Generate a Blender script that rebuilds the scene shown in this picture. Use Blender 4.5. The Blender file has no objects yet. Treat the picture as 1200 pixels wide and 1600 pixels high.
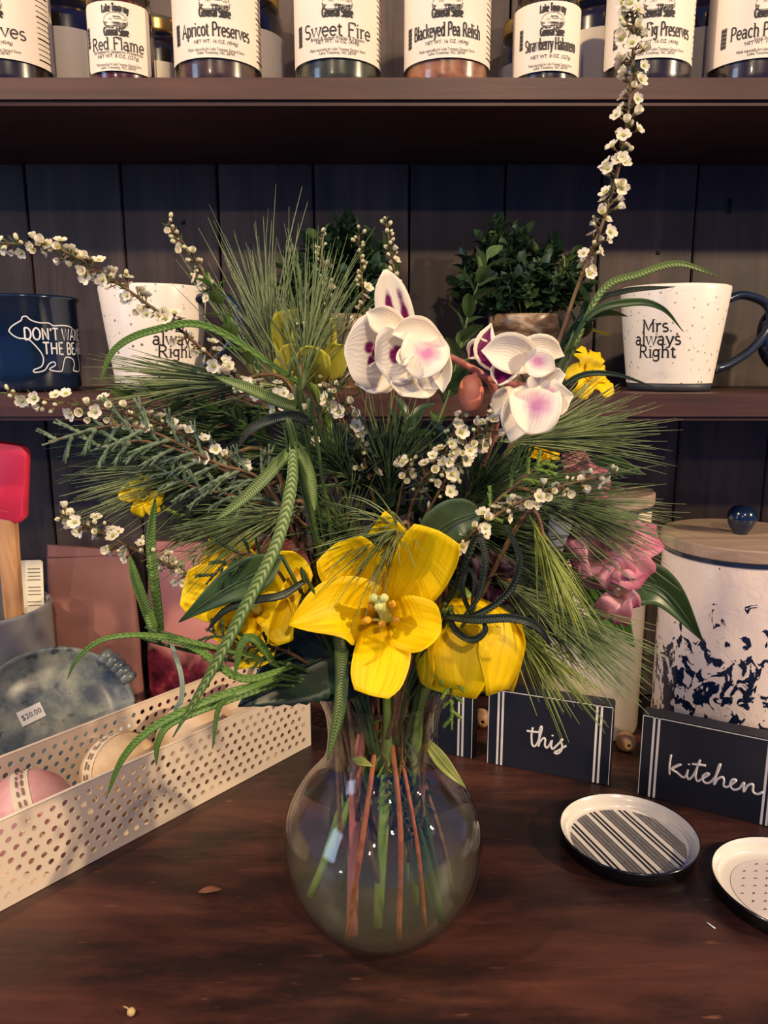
import bpy, bmesh, math, random
from mathutils import Vector, Matrix, noise

# ------------------------------------------------------------------ camera
SC = bpy.context.scene
COL = SC.collection
F_PX = 1200.0                      # focal length in pixels of the 1200 x 1600 frame
PITCH = math.radians(11.3)
EYE = 0.43                         # eye height above the counter top (z = 0)
cam_d = bpy.data.cameras.new('camera')
cam_d.sensor_fit = 'VERTICAL'
cam_d.sensor_height = 36.0
cam_d.lens = 36.0 * F_PX / 1600.0
cam_d.clip_start = 0.02
cam = bpy.data.objects.new('camera', cam_d)
COL.objects.link(cam)
cam.location = (0, 0, EYE)
cam.rotation_euler = (math.pi / 2 - PITCH, 0, 0)
SC.camera = cam

# ------------------------------------------------------------------ world, lamps, exposure
SC.view_settings.view_transform = 'Standard'
SC.view_settings.look = 'None'
SC.view_settings.gamma = 1.0
SC.view_settings.use_curve_mapping = False
SC.view_settings.exposure = 1.0
SC.cycles.transparent_max_bounces = 40
w = bpy.data.worlds.new('room_ambience')
SC.world = w
w.use_nodes = True
w.node_tree.nodes['Background'].inputs[0].default_value = (0.13, 0.28, 1.0, 1)
w.node_tree.nodes['Background'].inputs[1].default_value = 0.20

def spot(name, loc, target, power, color, size=150, radius=0.035):
    l = bpy.data.lights.new(name, 'SPOT')
    l.energy = power
    l.color = color
    l.spot_size = math.radians(size)
    l.spot_blend = 0.6
    l.shadow_soft_size = radius
    o = bpy.data.objects.new(name, l)
    COL.objects.link(o)
    o.location = loc
    o.rotation_euler = (Vector(target) - Vector(loc)).to_track_quat('-Z', 'Y').to_euler()
    return o
WARM = (1.0, 0.75, 0.46)
spot('ceiling_spot_right', (2.10, -0.35, 1.15), (0.1, 0.65, 0.1), 112, WARM)
spot('ceiling_spot_left', (-1.15, -0.12, 1.55), (0.0, 0.65, 0.1), 52, WARM)
spot('ceiling_spot_behind', (0.45, -1.30, 1.55), (0.0, 0.7, 0.3), 44, WARM)
spot('ceiling_spot_far', (-0.9, -2.9, 1.50), (0.0, 0.7, 0.5), 36, WARM)
wl = bpy.data.lights.new('window_daylight', 'AREA')      # the shop window far behind on the left
wl.shape = 'RECTANGLE'; wl.size = 0.7; wl.size_y = 1.3
wl.energy = 9; wl.color = (0.55, 0.72, 1.0)
wo = bpy.data.objects.new('window_daylight', wl)
COL.objects.link(wo)
wo.location = (-2.4, -0.9, 0.75)
wo.rotation_euler = (Vector((0, 0.6, 0.1)) - Vector(wo.location)).to_track_quat('-Z', 'Y').to_euler()

# ------------------------------------------------------------------ helpers
random.seed(7)
R = random.random
def rr(a, b): return a + (b - a) * random.random()
CP, SP = math.cos(PITCH), math.sin(PITCH)
def ray(px, py):
    a = (px - 600) / F_PX; b = (800 - py) / F_PX
    return Vector((a, CP + b * SP, -SP + b * CP))
def P(px, py, Y):                  # the point seen at a pixel, at distance Y from the camera's wall-parallel plane
    d = ray(px, py)
    return Vector((0, 0, EYE)) + d * (Y / d.y)
def PZ(px, py, Z):                 # the point seen at a pixel, on a level surface at height Z
    d = ray(px, py)
    return Vector((0, 0, EYE)) + d * ((Z - EYE) / d.z)
def mpp(Y, py=800):                # metres per pixel at distance Y
    return (P(1, py, Y) - P(0, py, Y)).length
EYEV = Vector((0, 0, EYE))

def tag(o, label, cat=None, group=None, kind=None):
    if label: o['label'] = label
    if cat: o['category'] = cat
    if group: o['group'] = group
    if kind: o['kind'] = kind
    return o
def thing(name, loc, label, cat, group=None):
    o = bpy.data.objects.new(name, None)
    o.empty_display_size = 0.01
    COL.objects.link(o)
    o.location = loc
    return tag(o, label, cat, group)
def adopt(o, p):
    o.parent = p
    base = Vector((0, 0, 0))
    q = p
    M = Matrix.Identity(4)
    chain = []
    while q is not None:
        chain.append(q); q = q.parent
    W = Matrix.Identity(4)
    for q in reversed(chain):
        W = W @ q.matrix_parent_inverse @ Matrix.LocRotScale(q.location, q.rotation_euler, q.scale)
    o.matrix_parent_inverse = W.inverted()
def link(name, me, parent=None, M=None):
    o = bpy.data.objects.new(name, me)
    COL.objects.link(o)
    if M is not None:
        l, r, s = M.decompose()
        o.location = l; o.rotation_euler = r.to_euler(); o.scale = s
    if parent is not None: adopt(o, parent)
    return o
class MB:
    def __init__(s): s.v = []; s.f = []; s.uv = []; s.mi = []
    def add(s, vs, fs, uvs=None, mi=0):
        n = len(s.v)
        s.v += [tuple(v) for v in vs]
        s.f += [tuple(i + n for i in f) for f in fs]
        s.uv += list(uvs) if uvs else [(0, 0)] * len(vs)
        s.mi += [mi] * len(fs)
        return s
    def mesh(s, name, mats, smooth=True):
        me = bpy.data.meshes.new(name)
        me.from_pydata(s.v, [], s.f)
        for m in (mats if isinstance(mats, (list, tuple)) else [mats]): me.materials.append(m)
        if smooth: me.polygons.foreach_set('use_smooth', [True] * len(me.polygons))
        me.polygons.foreach_set('material_index', s.mi)
        if any(u != (0, 0) for u in s.uv):
            L = me.uv_layers.new(name='UVMap')
            vi = [0] * len(me.loops)
            me.loops.foreach_get('vertex_index', vi)
            L.data.foreach_set('uv', [c for i in vi for c in s.uv[i]])
        me.update()
        return me
    def build(s, name, mats, parent=None, smooth=True, label=None, cat=None, group=None, kind=None, solid=0, auto=None):
        if parent is None and s.v:
            n = len(s.v)
            c = Vector((sum(v[0] for v in s.v) / n, sum(v[1] for v in s.v) / n, min(v[2] for v in s.v)))
            s.v = [tuple(Vector(v) - c) for v in s.v]
            o = link(name, s.mesh(name, mats, smooth))
            o.location = c
        else:
            o = link(name, s.mesh(name, mats, smooth), parent)
        if solid:
            m = o.modifiers.new('thickness', 'SOLIDIFY'); m.thickness = solid; m.offset = 0
        if auto is not None:
            try: o.data.set_sharp_from_angle(angle=math.radians(auto))
            except Exception: pass
        tag(o, label, cat, group, kind)
        return o

def frame_from(t, hint=Vector((0, 0, 1))):
    t = t.normalized()
    s = t.cross(hint)
    if s.length < 1e-4: s = t.cross(Vector((1, 0, 0)))
    s.normalize()
    return s, s.cross(t)
def spline(pts, n):
    pts = [Vector(p) for p in pts]
    if len(pts) == 2: return [pts[0].lerp(pts[1], i / n) for i in range(n + 1)]
    a = [pts[0] * 2 - pts[1]] + pts + [pts[-1] * 2 - pts[-2]]
    m = len(pts) - 1; out = []
    for i in range(n + 1):
        x = i / n * m; k = min(int(x), m - 1); t = x - k
        p0, p1, p2, p3 = a[k], a[k + 1], a[k + 2], a[k + 3]
        out.append(0.5 * (2 * p1 + (p2 - p0) * t + (2 * p0 - 5 * p1 + 4 * p2 - p3) * t * t + (3 * p1 - p0 - 3 * p2 + p3) * t ** 3))
    return out
def lerpl(l, t):
    if not isinstance(l, (list, tuple)): return l
    x = t * (len(l) - 1); k = min(int(x), len(l) - 2)
    return l[k] + (l[k + 1] - l[k]) * (x - k)
def tube(mb, pts, rad, sides=6, n=None, mi=0, caps=True, raw=False):
    p = [Vector(q) for q in pts] if raw else spline(pts, n or max(4, 5 * (len(pts) - 1)))
    vs = []; fs = []; uv = []
    N = len(p); up = None; L = 0
    for i in range(N):
        t = (p[min(i + 1, N - 1)] - p[max(i - 1, 0)])
        if t.length < 1e-9: t = Vector((0, 0, 1))
        t.normalize()
        if up is None: s, up = frame_from(t)
        else:
            up = (up - t * up.dot(t))
            if up.length < 1e-6: s, up = frame_from(t)
            up.normalize()
        s = t.cross(up)
        if i: L += (p[i] - p[i - 1]).length
        r = lerpl(rad, i / (N - 1))
        for k in range(sides):
            a = 2 * math.pi * k / sides
            vs.append(p[i] + (s * math.cos(a) + up * math.sin(a)) * r)
            uv.append((k / sides + 0.001, L * 100 + 0.001))
    for i in range(N - 1):
        for k in range(sides):
            a = i * sides + k; b = i * sides + (k + 1) % sides
            fs.append((a, b, b + sides, a + sides))
    if caps:
        fs.append(tuple(range(sides))[::-1]); fs.append(tuple((N - 1) * sides + k for k in range(sides)))
    mb.add(vs, fs, uv, mi)
    return p
def lathe(mb, prof, c=(0, 0, 0), n=48, mi=0, closed=False, sy=1.0):
    c = Vector(c); vs = []; fs = []; uv = []
    for j, (r, z) in enumerate(prof):
        for k in range(n):
            a = 2 * math.pi * k / n
            vs.append(c + Vector((max(r, 1e-5) * math.sin(a), -max(r, 1e-5) * math.cos(a) * sy, z)))
            uv.append((k / n + 0.001, z * 100 + 0.001))
    for j in range(len(prof) - 1):
        for k in range(n):
            a = j * n + k; b = j * n + (k + 1) % n
            fs.append((a, b, b + n, a + n))
    if closed:
        m = (len(prof) - 1) * n
        for k in range(n):
            fs.append((m + k, m + (k + 1) % n, (k + 1) % n, k))
    mb.add(vs, fs, uv, mi)
def box(mb, lo, hi, mi=0, M=None, bev=0.0):
    bm = bmesh.new()
    bmesh.ops.create_cube(bm, size=1)
    lo = Vector(lo); hi = Vector(hi)
    for v in bm.verts:
        v.co = Vector([lo[i] + (v.co[i] + 0.5) * (hi[i] - lo[i]) for i in range(3)])
    if bev:
        bmesh.ops.bevel(bm, geom=bm.edges[:], offset=bev, segments=2, affect='EDGES')
    bm.verts.ensure_lookup_table()
    vs = [(M @ v.co if M is not None else v.co.copy()) for v in bm.verts]
    fs = [[v.index for v in f.verts] for f in bm.faces]
    bm.free()
    mb.add(vs, fs, None, mi)
def ball(mb, c, rx, ry=None, rz=None, nu=12, nv=8, mi=0, M=None):
    ry = ry or rx; rz = rz or rx; c = Vector(c); vs = []; fs = []
    for j in range(nv + 1):
        ph = math.pi * j / nv
        for k in range(nu):
            a = 2 * math.pi * k / nu
            q = Vector((rx * math.sin(ph) * math.cos(a), ry * math.sin(ph) * math.sin(a), -rz * math.cos(ph)))
            if M is not None: q = M @ q
            vs.append(c + q)
    for j in range(nv):
        for k in range(nu):
            a = j * nu + k; b = j * nu + (k + 1) % nu
            fs.append((a, b, b + nu, a + nu))
    mb.add(vs, fs, None, mi)

PROF = {
    'petal': [.16, .42, .68, .88, .99, 1.0, .93, .74, .36, .03],
    'round': [.30, .66, .90, 1.0, 1.02, 1.0, .94, .82, .58, .10],
    'tulip': [.42, .66, .84, .95, 1.0, 1.0, .95, .80, .50, .05],
    'blunt': [.42, .66, .84, .95, 1.0, 1.02, 1.0, .96, .86, .60],
    'sq': [.40, .60, .76, .88, .97, 1.0, 1.0, 1.0, .96, .80],
    'pt': [.55, .80, .95, 1.0, .97, .88, .74, .55, .32, .02],
    'leaf': [.10, .48, .80, .98, 1.0, .90, .72, .50, .26, .02],
    'strap': [.55, .85, 1.0, 1.0, 1.0, .97, .92, .80, .55, .04],
    'small': [.08, .55, .85, 1.0, 1.0, .95, .85, .66, .40, .05],
}
def blade(mb, spine, width, prof='petal', nh=None, cup=0.0, fold=0.0, wave=0.0, wf=2.0, nu=6, nv=10, mi=0, ph=None, twist=0.0, serr=0.0):
    """a thin curved sheet (petal, leaf) along a spine; cup bends its edges towards nh"""
    p = spline(spine, nv)
    ph = R() * 6.28 if ph is None else ph
    vs = []; fs = []; uv = []; L = 0
    nh0 = Vector(nh) if nh is not None else None
    for i, q in enumerate(p):
        t = (p[min(i + 1, nv)] - p[max(i - 1, 0)]).normalized()
        n = nh0 if nh0 is not None else (EYEV - q)
        s = t.cross(n)
        if s.length < 1e-5: s = t.cross(Vector((0, 0.3, 1)))
        s.normalize(); n = s.cross(t)
        if twist:
            Rm = Matrix.Rotation(twist * i / nv, 3, t); s = Rm @ s; n = Rm @ n
        v = i / nv
        if i: L += (p[i] - p[i - 1]).length
        hw = 0.5 * width * lerpl(PROF[prof] if isinstance(prof, str) else prof, v)
        for k in range(nu + 1):
            u = 2 * k / nu - 1
            h = hw
            if serr and abs(u) == 1: h = hw * (1 + (serr if i % 2 else -serr))
            off = cup * hw * u * u - fold * hw * (1 - abs(u)) + wave * width * abs(u) ** 1.5 * math.sin(wf * 6.28 * v + ph + (1.7 if u > 0 else 0))
            vs.append(q + s * (u * h) + n * off)
            uv.append((k / nu * 0.998 + 0.001, v + 0.0001) if not isinstance(prof, list) or True else (0, 0))
    for i in range(nv):
        for k in range(nu):
            a = i * (nu + 1) + k
            fs.append((a, a + 1, a + nu + 2, a + nu + 1))
    mb.add(vs, fs, uv, mi)
    return p

# ------------------------------------------------------------------ materials
MATS = {}
def nodes(name):
    m = bpy.data.materials.new(name); m.use_nodes = True
    nt = m.node_tree
    return m, nt, nt.nodes['Principled BSDF'], nt.nodes['Material Output']
def N(nt, t, **kw):
    n = nt.nodes.new(t)
    for k, v in kw.items():
        if k.startswith('i_'):
            key = k[2:]
            n.inputs[int(key) if key.isdigit() else key.replace('_', ' ')].default_value = v
        else: setattr(n, k, v)
    return n
def rgb(r, g, b):                  # sRGB bytes to linear
    f = lambda c: (c / 255 / 12.92) if c / 255 <= 0.04045 else ((c / 255 + 0.055) / 1.055) ** 2.4
    return (f(r), f(g), f(b), 1)
def ramp(nt, fac, stops, interp='LINEAR'):
    c = N(nt, 'ShaderNodeValToRGB'); c.color_ramp.interpolation = interp
    el = c.color_ramp.elements
    while len(el) < len(stops): el.new(0.5)
    for e, (p, col) in zip(el, stops):
        e.position = p; e.color = col
    nt.links.new(fac, c.inputs[0])
    return c.outputs[0]
def flat(name, col, rough=0.5, metal=0.0, var=0.0, scale=40.0, bump=0.0, coat=0.0, spec=None):
    if name in MATS: return MATS[name]
    m, nt, b, o = nodes(name)
    b.inputs['Base Color'].default_value = col
    b.inputs['Roughness'].default_value = rough
    b.inputs['Metallic'].default_value = metal
    b.inputs['Coat Weight'].default_value = coat
    if spec is not None: b.inputs['Specular IOR Level'].default_value = spec
    if var or bump:
        tc = N(nt, 'ShaderNodeTexCoord'); nz = N(nt, 'ShaderNodeTexNoise', i_Scale=scale, i_Detail=5.0)
        nt.links.new(tc.outputs['Object'], nz.inputs['Vector'])
        if var:
            lo = tuple(c * (1 - var) for c in col[:3]) + (1,); hi = tuple(min(1, c * (1 + var)) for c in col[:3]) + (1,)
            nt.links.new(ramp(nt, nz.outputs['Fac'], [(0.3, lo), (0.7, hi)]), b.inputs['Base Color'])
        if bump:
            bp = N(nt, 'ShaderNodeBump', i_Strength=bump, i_Distance=0.002)
            nt.links.new(nz.outputs['Fac'], bp.inputs['Height']); nt.links.new(bp.outputs[0], b.inputs['Normal'])
    MATS[name] = m
    return m
def leafy(name, c1, c2, rough=0.45, trans=0.25, scale=60.0, spec=0.4, bump=0.15):
    """thin plant tissue: lets some light through"""
    if name in MATS: return MATS[name]
    m, nt, b, o = nodes(name)
    tc = N(nt, 'ShaderNodeTexCoord'); nz = N(nt, 'ShaderNodeTexNoise', i_Scale=scale, i_Detail=4.0)
    nt.links.new(tc.outputs['Object'], nz.inputs['Vector'])
    col = ramp(nt, nz.outputs['Fac'], [(0.3, c1), (0.7, c2)])
    finish_leaf(nt, b, o, col, rough, trans, spec, bump, nz.outputs['Fac'])
    MATS[name] = m
    return m
def finish_leaf(nt, b, o, col, rough, trans, spec, bump=0, h=None):
    nt.links.new(col, b.inputs['Base Color'])
    b.inputs['Roughness'].default_value = rough
    b.inputs['Specular IOR Level'].default_value = spec
    if bump and h is not None:
        bp = N(nt, 'ShaderNodeBump', i_Strength=bump, i_Distance=0.001)
        nt.links.new(h, bp.inputs['Height']); nt.links.new(bp.outputs[0], b.inputs['Normal'])
    tr = N(nt, 'ShaderNodeBsdfTranslucent'); nt.links.new(col, tr.inputs['Color'])
    mx = N(nt, 'ShaderNodeMixShader'); mx.inputs[0].default_value = trans
    nt.links.new(b.outputs[0], mx.inputs[1]); nt.links.new(tr.outputs[0], mx.inputs[2])
    nt.links.new(mx.outputs[0], o.inputs['Surface'])
def uvnode(nt):
    u = N(nt, 'ShaderNodeUVMap'); s = N(nt, 'ShaderNodeSeparateXYZ')
    nt.links.new(u.outputs[0], s.inputs[0]); return u.outputs[0], s.outputs[0], s.outputs[1]
def mth(nt, op, a, b=None, c=None):
    n = N(nt, 'ShaderNodeMath', operation=op)
    for i, x in enumerate((a, b, c)):
        if x is None: continue
        if isinstance(x, (int, float)): n.inputs[i].default_value = x
        else: nt.links.new(x, n.inputs[i])
    return n.outputs[0]
def mixc(nt, f, a, b):
    n = N(nt, 'ShaderNodeMix', data_type='RGBA')
    for i, x in ((0, f), (6, a), (7, b)):
        if isinstance(x, (int, float, tuple)): n.inputs[i].default_value = x
        else: nt.links.new(x, n.inputs[i])
    return n.outputs[2]
def wood(name, c1, c2, c3, stretch=(1, 1, 1), rough=0.5, scale=1.0, randomise=0.0, blot=0.5, bump=0.2, coat=0.0):
    if name in MATS: return MATS[name]
    m, nt, b, o = nodes(name)
    tc = N(nt, 'ShaderNodeTexCoord'); mp = N(nt, 'ShaderNodeMapping')
    mp.inputs['Scale'].default_value = stretch
    vec = tc.outputs['Object']
    if randomise:
        oi = N(nt, 'ShaderNodeObjectInfo'); ad = N(nt, 'ShaderNodeVectorMath', operation='ADD')
        sc_ = mth(nt, 'MULTIPLY', oi.outputs['Random'], 17.0)
        cb = N(nt, 'ShaderNodeCombineXYZ')
        nt.links.new(sc_, cb.inputs[0]); nt.links.new(sc_, cb.inputs[2])
        nt.links.new(vec, ad.inputs[0]); nt.links.new(cb.outputs[0], ad.inputs[1]); vec = ad.outputs[0]
    nt.links.new(vec, mp.inputs['Vector'])
    g = N(nt, 'ShaderNodeTexNoise', i_Scale=26.0 * scale, i_Detail=8.0, i_Roughness=0.62, i_Distortion=0.6)
    nt.links.new(mp.outputs[0], g.inputs['Vector'])
    col = ramp(nt, g.outputs['Fac'], [(0.28, c1), (0.5, c2), (0.74, c3)])
    if blot:
        bl = N(nt, 'ShaderNodeTexNoise', i_Scale=6.0 * scale, i_Detail=6.0, i_Roughness=0.6)
        nt.links.new(vec, bl.inputs['Vector'])
        f = ramp(nt, bl.outputs['Fac'], [(0.42, (0, 0, 0, 1)), (0.66, (blot, blot, blot, 1))])
        col = mixc(nt, f, col, tuple(x * 0.25 for x in c1[:3]) + (1,))
    if randomise:
        hv = N(nt, 'ShaderNodeHueSaturation')
        nt.links.new(mth(nt, 'MULTIPLY_ADD', oi.outputs['Random'], randomise, 1 - randomise / 2), hv.inputs['Value'])
        nt.links.new(col, hv.inputs['Color']); col = hv.outputs[0]
    nt.links.new(col, b.inputs['Base Color'])
    b.inputs['Roughness'].default_value = rough
    b.inputs['Coat Weight'].default_value = coat
    b.inputs['Coat Roughness'].default_value = 0.3
    bp = N(nt, 'ShaderNodeBump', i_Strength=bump, i_Distance=0.002)
    nt.links.new(g.outputs['Fac'], bp.inputs['Height']); nt.links.new(bp.outputs[0], b.inputs['Normal'])
    MATS[name] = m
    return m
# ------------------------------------------------------------------ the setting
SHELF_F, WALL = 0.72, 0.933
MID_T, MID_B = 0.398, 0.373        # middle shelf top / underside
TOP_T, TOP_B = 0.668, 0.6455       # top shelf
M_plank = wood('aged_plank_wood', rgb(50, 40, 38), rgb(77, 62, 57), rgb(100, 81, 72), (1, 1, 0.08), 0.6, 1.6, randomise=0.7, blot=0.45)
M_shelf = wood('shelf_wood', rgb(46, 23, 17), rgb(68, 35, 26), rgb(84, 47, 35), (0.07, 1, 1), 0.45, 1.5, blot=0.3)
M_gap = flat('gap_dark', rgb(14, 11, 10), 0.9)

def counter_mat():
    m, nt, b, o = nodes('counter_varnished_wood')
    tc = N(nt, 'ShaderNodeTexCoord'); mp = N(nt, 'ShaderNodeMapping'); mp.inputs['Scale'].default_value = (0.10, 1, 1)
    nt.links.new(tc.outputs['Object'], mp.inputs['Vector'])
    g = N(nt, 'ShaderNodeTexNoise', i_Scale=34.0, i_Detail=9.0, i_Roughness=0.65, i_Distortion=0.8)
    nt.links.new(mp.outputs[0], g.inputs['Vector'])
    col = ramp(nt, g.outputs['Fac'], [(0.25, rgb(42, 22, 18)), (0.5, rgb(70, 38, 30)), (0.78, rgb(98, 58, 44))])
    bl = N(nt, 'ShaderNodeTexNoise', i_Scale=7.0, i_Detail=7.0, i_Roughness=0.68)
    mp2 = N(nt, 'ShaderNodeMapping'); mp2.inputs['Scale'].default_value = (0.45, 1.4, 1); mp2.inputs['Location'].default_value = (0.35, 0.1, 0)
    nt.links.new(tc.outputs['Object'], mp2.inputs['Vector']); nt.links.new(mp2.outputs[0], bl.inputs['Vector'])
    f = ramp(nt, bl.outputs['Fac'], [(0.45, (0, 0, 0, 1)), (0.58, (.9, .9, .9, 1))])
    col = mixc(nt, f, col, rgb(24, 13, 12))
    ng = N(nt, 'ShaderNodeTexNoise', i_Scale=150.0, i_Detail=3.0)
    mp3 = N(nt, 'ShaderNodeMapping'); mp3.inputs['Scale'].default_value = (0.2, 1, 1)
    nt.links.new(tc.outputs['Object'], mp3.inputs['Vector']); nt.links.new(mp3.outputs[0], ng.inputs['Vector'])
    f2 = ramp(nt, ng.outputs['Fac'], [(0.68, (0, 0, 0, 1)), (0.78, (.5, .5, .5, 1))])
    col = mixc(nt, f2, col, rgb(150, 98, 70))
    nt.links.new(col, b.inputs['Base Color'])
    rg = N(nt, 'ShaderNodeMapRange'); rg.inputs[3].default_value = 0.30; rg.inputs[4].default_value = 0.52
    nt.links.new(bl.outputs['Fac'], rg.inputs[0]); nt.links.new(rg.outputs[0], b.inputs['Roughness'])
    bp = N(nt, 'ShaderNodeBump', i_Strength=0.25, i_Distance=0.0015)
    nt.links.new(g.outputs['Fac'], bp.inputs['Height']); nt.links.new(bp.outputs[0], b.inputs['Normal'])
    return m
M_counter = counter_mat()

wb = MB(); box(wb, (-1.1, WALL + 0.012, -0.9), (1.1, WALL + 0.04, 1.5))
wall = wb.build('wall_back', M_gap, smooth=False, kind='structure')
PITCHX = 0.1098
pm = MB(); box(pm, (-PITCHX / 2 + 0.0012, 0, 0), (PITCHX / 2 - 0.0012, 0.012, 1.45), bev=0.0012)
plank_me = pm.mesh('plank', M_plank, smooth=False)
for k in range(-5, 13):
    x = -0.41 + PITCHX * (k + 0.5)
    link('plank', plank_me, wall, Matrix.Translation((x, WALL + rr(0, 0.0025), 0.0005)))
# short knots and nail marks on the planks
M_knot = flat('nail_mark', rgb(14, 12, 13), 0.7)
for px, py, h in ((1139, 322, .016), (1028, 395, .004), (286, 348, .004)):
    q = P(px, py, WALL)
    mb = MB(); box(mb, (q.x - .0022, WALL - .0006, q.z - h / 2), (q.x + .0022, WALL + .0004, q.z + h / 2), bev=.0002)
    mb.build('nail_mark', M_knot, wall)

def board(name, zb, zt, label):
    mb = MB(); box(mb, (-1.08, SHELF_F, zb), (1.08, WALL, zt), bev=0.004)
    return mb.build(name, M_shelf, smooth=False, label=label, cat='shelf')
board('wooden_shelf', TOP_B, TOP_T, 'reddish brown wooden shelf board carrying the row of labelled jars')
board('wooden_shelf', MID_B, MID_T, 'reddish brown wooden shelf board carrying the mugs and potted plants')

cb = MB(); box(cb, (-1.08, 0.10, -0.045), (1.08, WALL, 0.0), bev=0.003)
ct = thing('wooden_counter', (0, 0.5, -0.9), 'dark reddish varnished wooden counter under the flower vase', 'counter')
cb.build('counter_top', M_counter, ct, smooth=False)
cb = MB(); box(cb, (-1.04, 0.16, -0.9), (1.04, WALL - 0.01, -0.045))
cb.build('cabinet_body', M_shelf, ct, smooth=False)
fb = MB(); box(fb, (-3.0, -3.2, -0.94), (3.0, WALL + 0.04, -0.9))
fb.build('floor', wood('floor_wood', rgb(60, 40, 30), rgb(85, 60, 45), rgb(100, 75, 55), (.1, 1, 1)), smooth=False, kind='structure')
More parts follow.
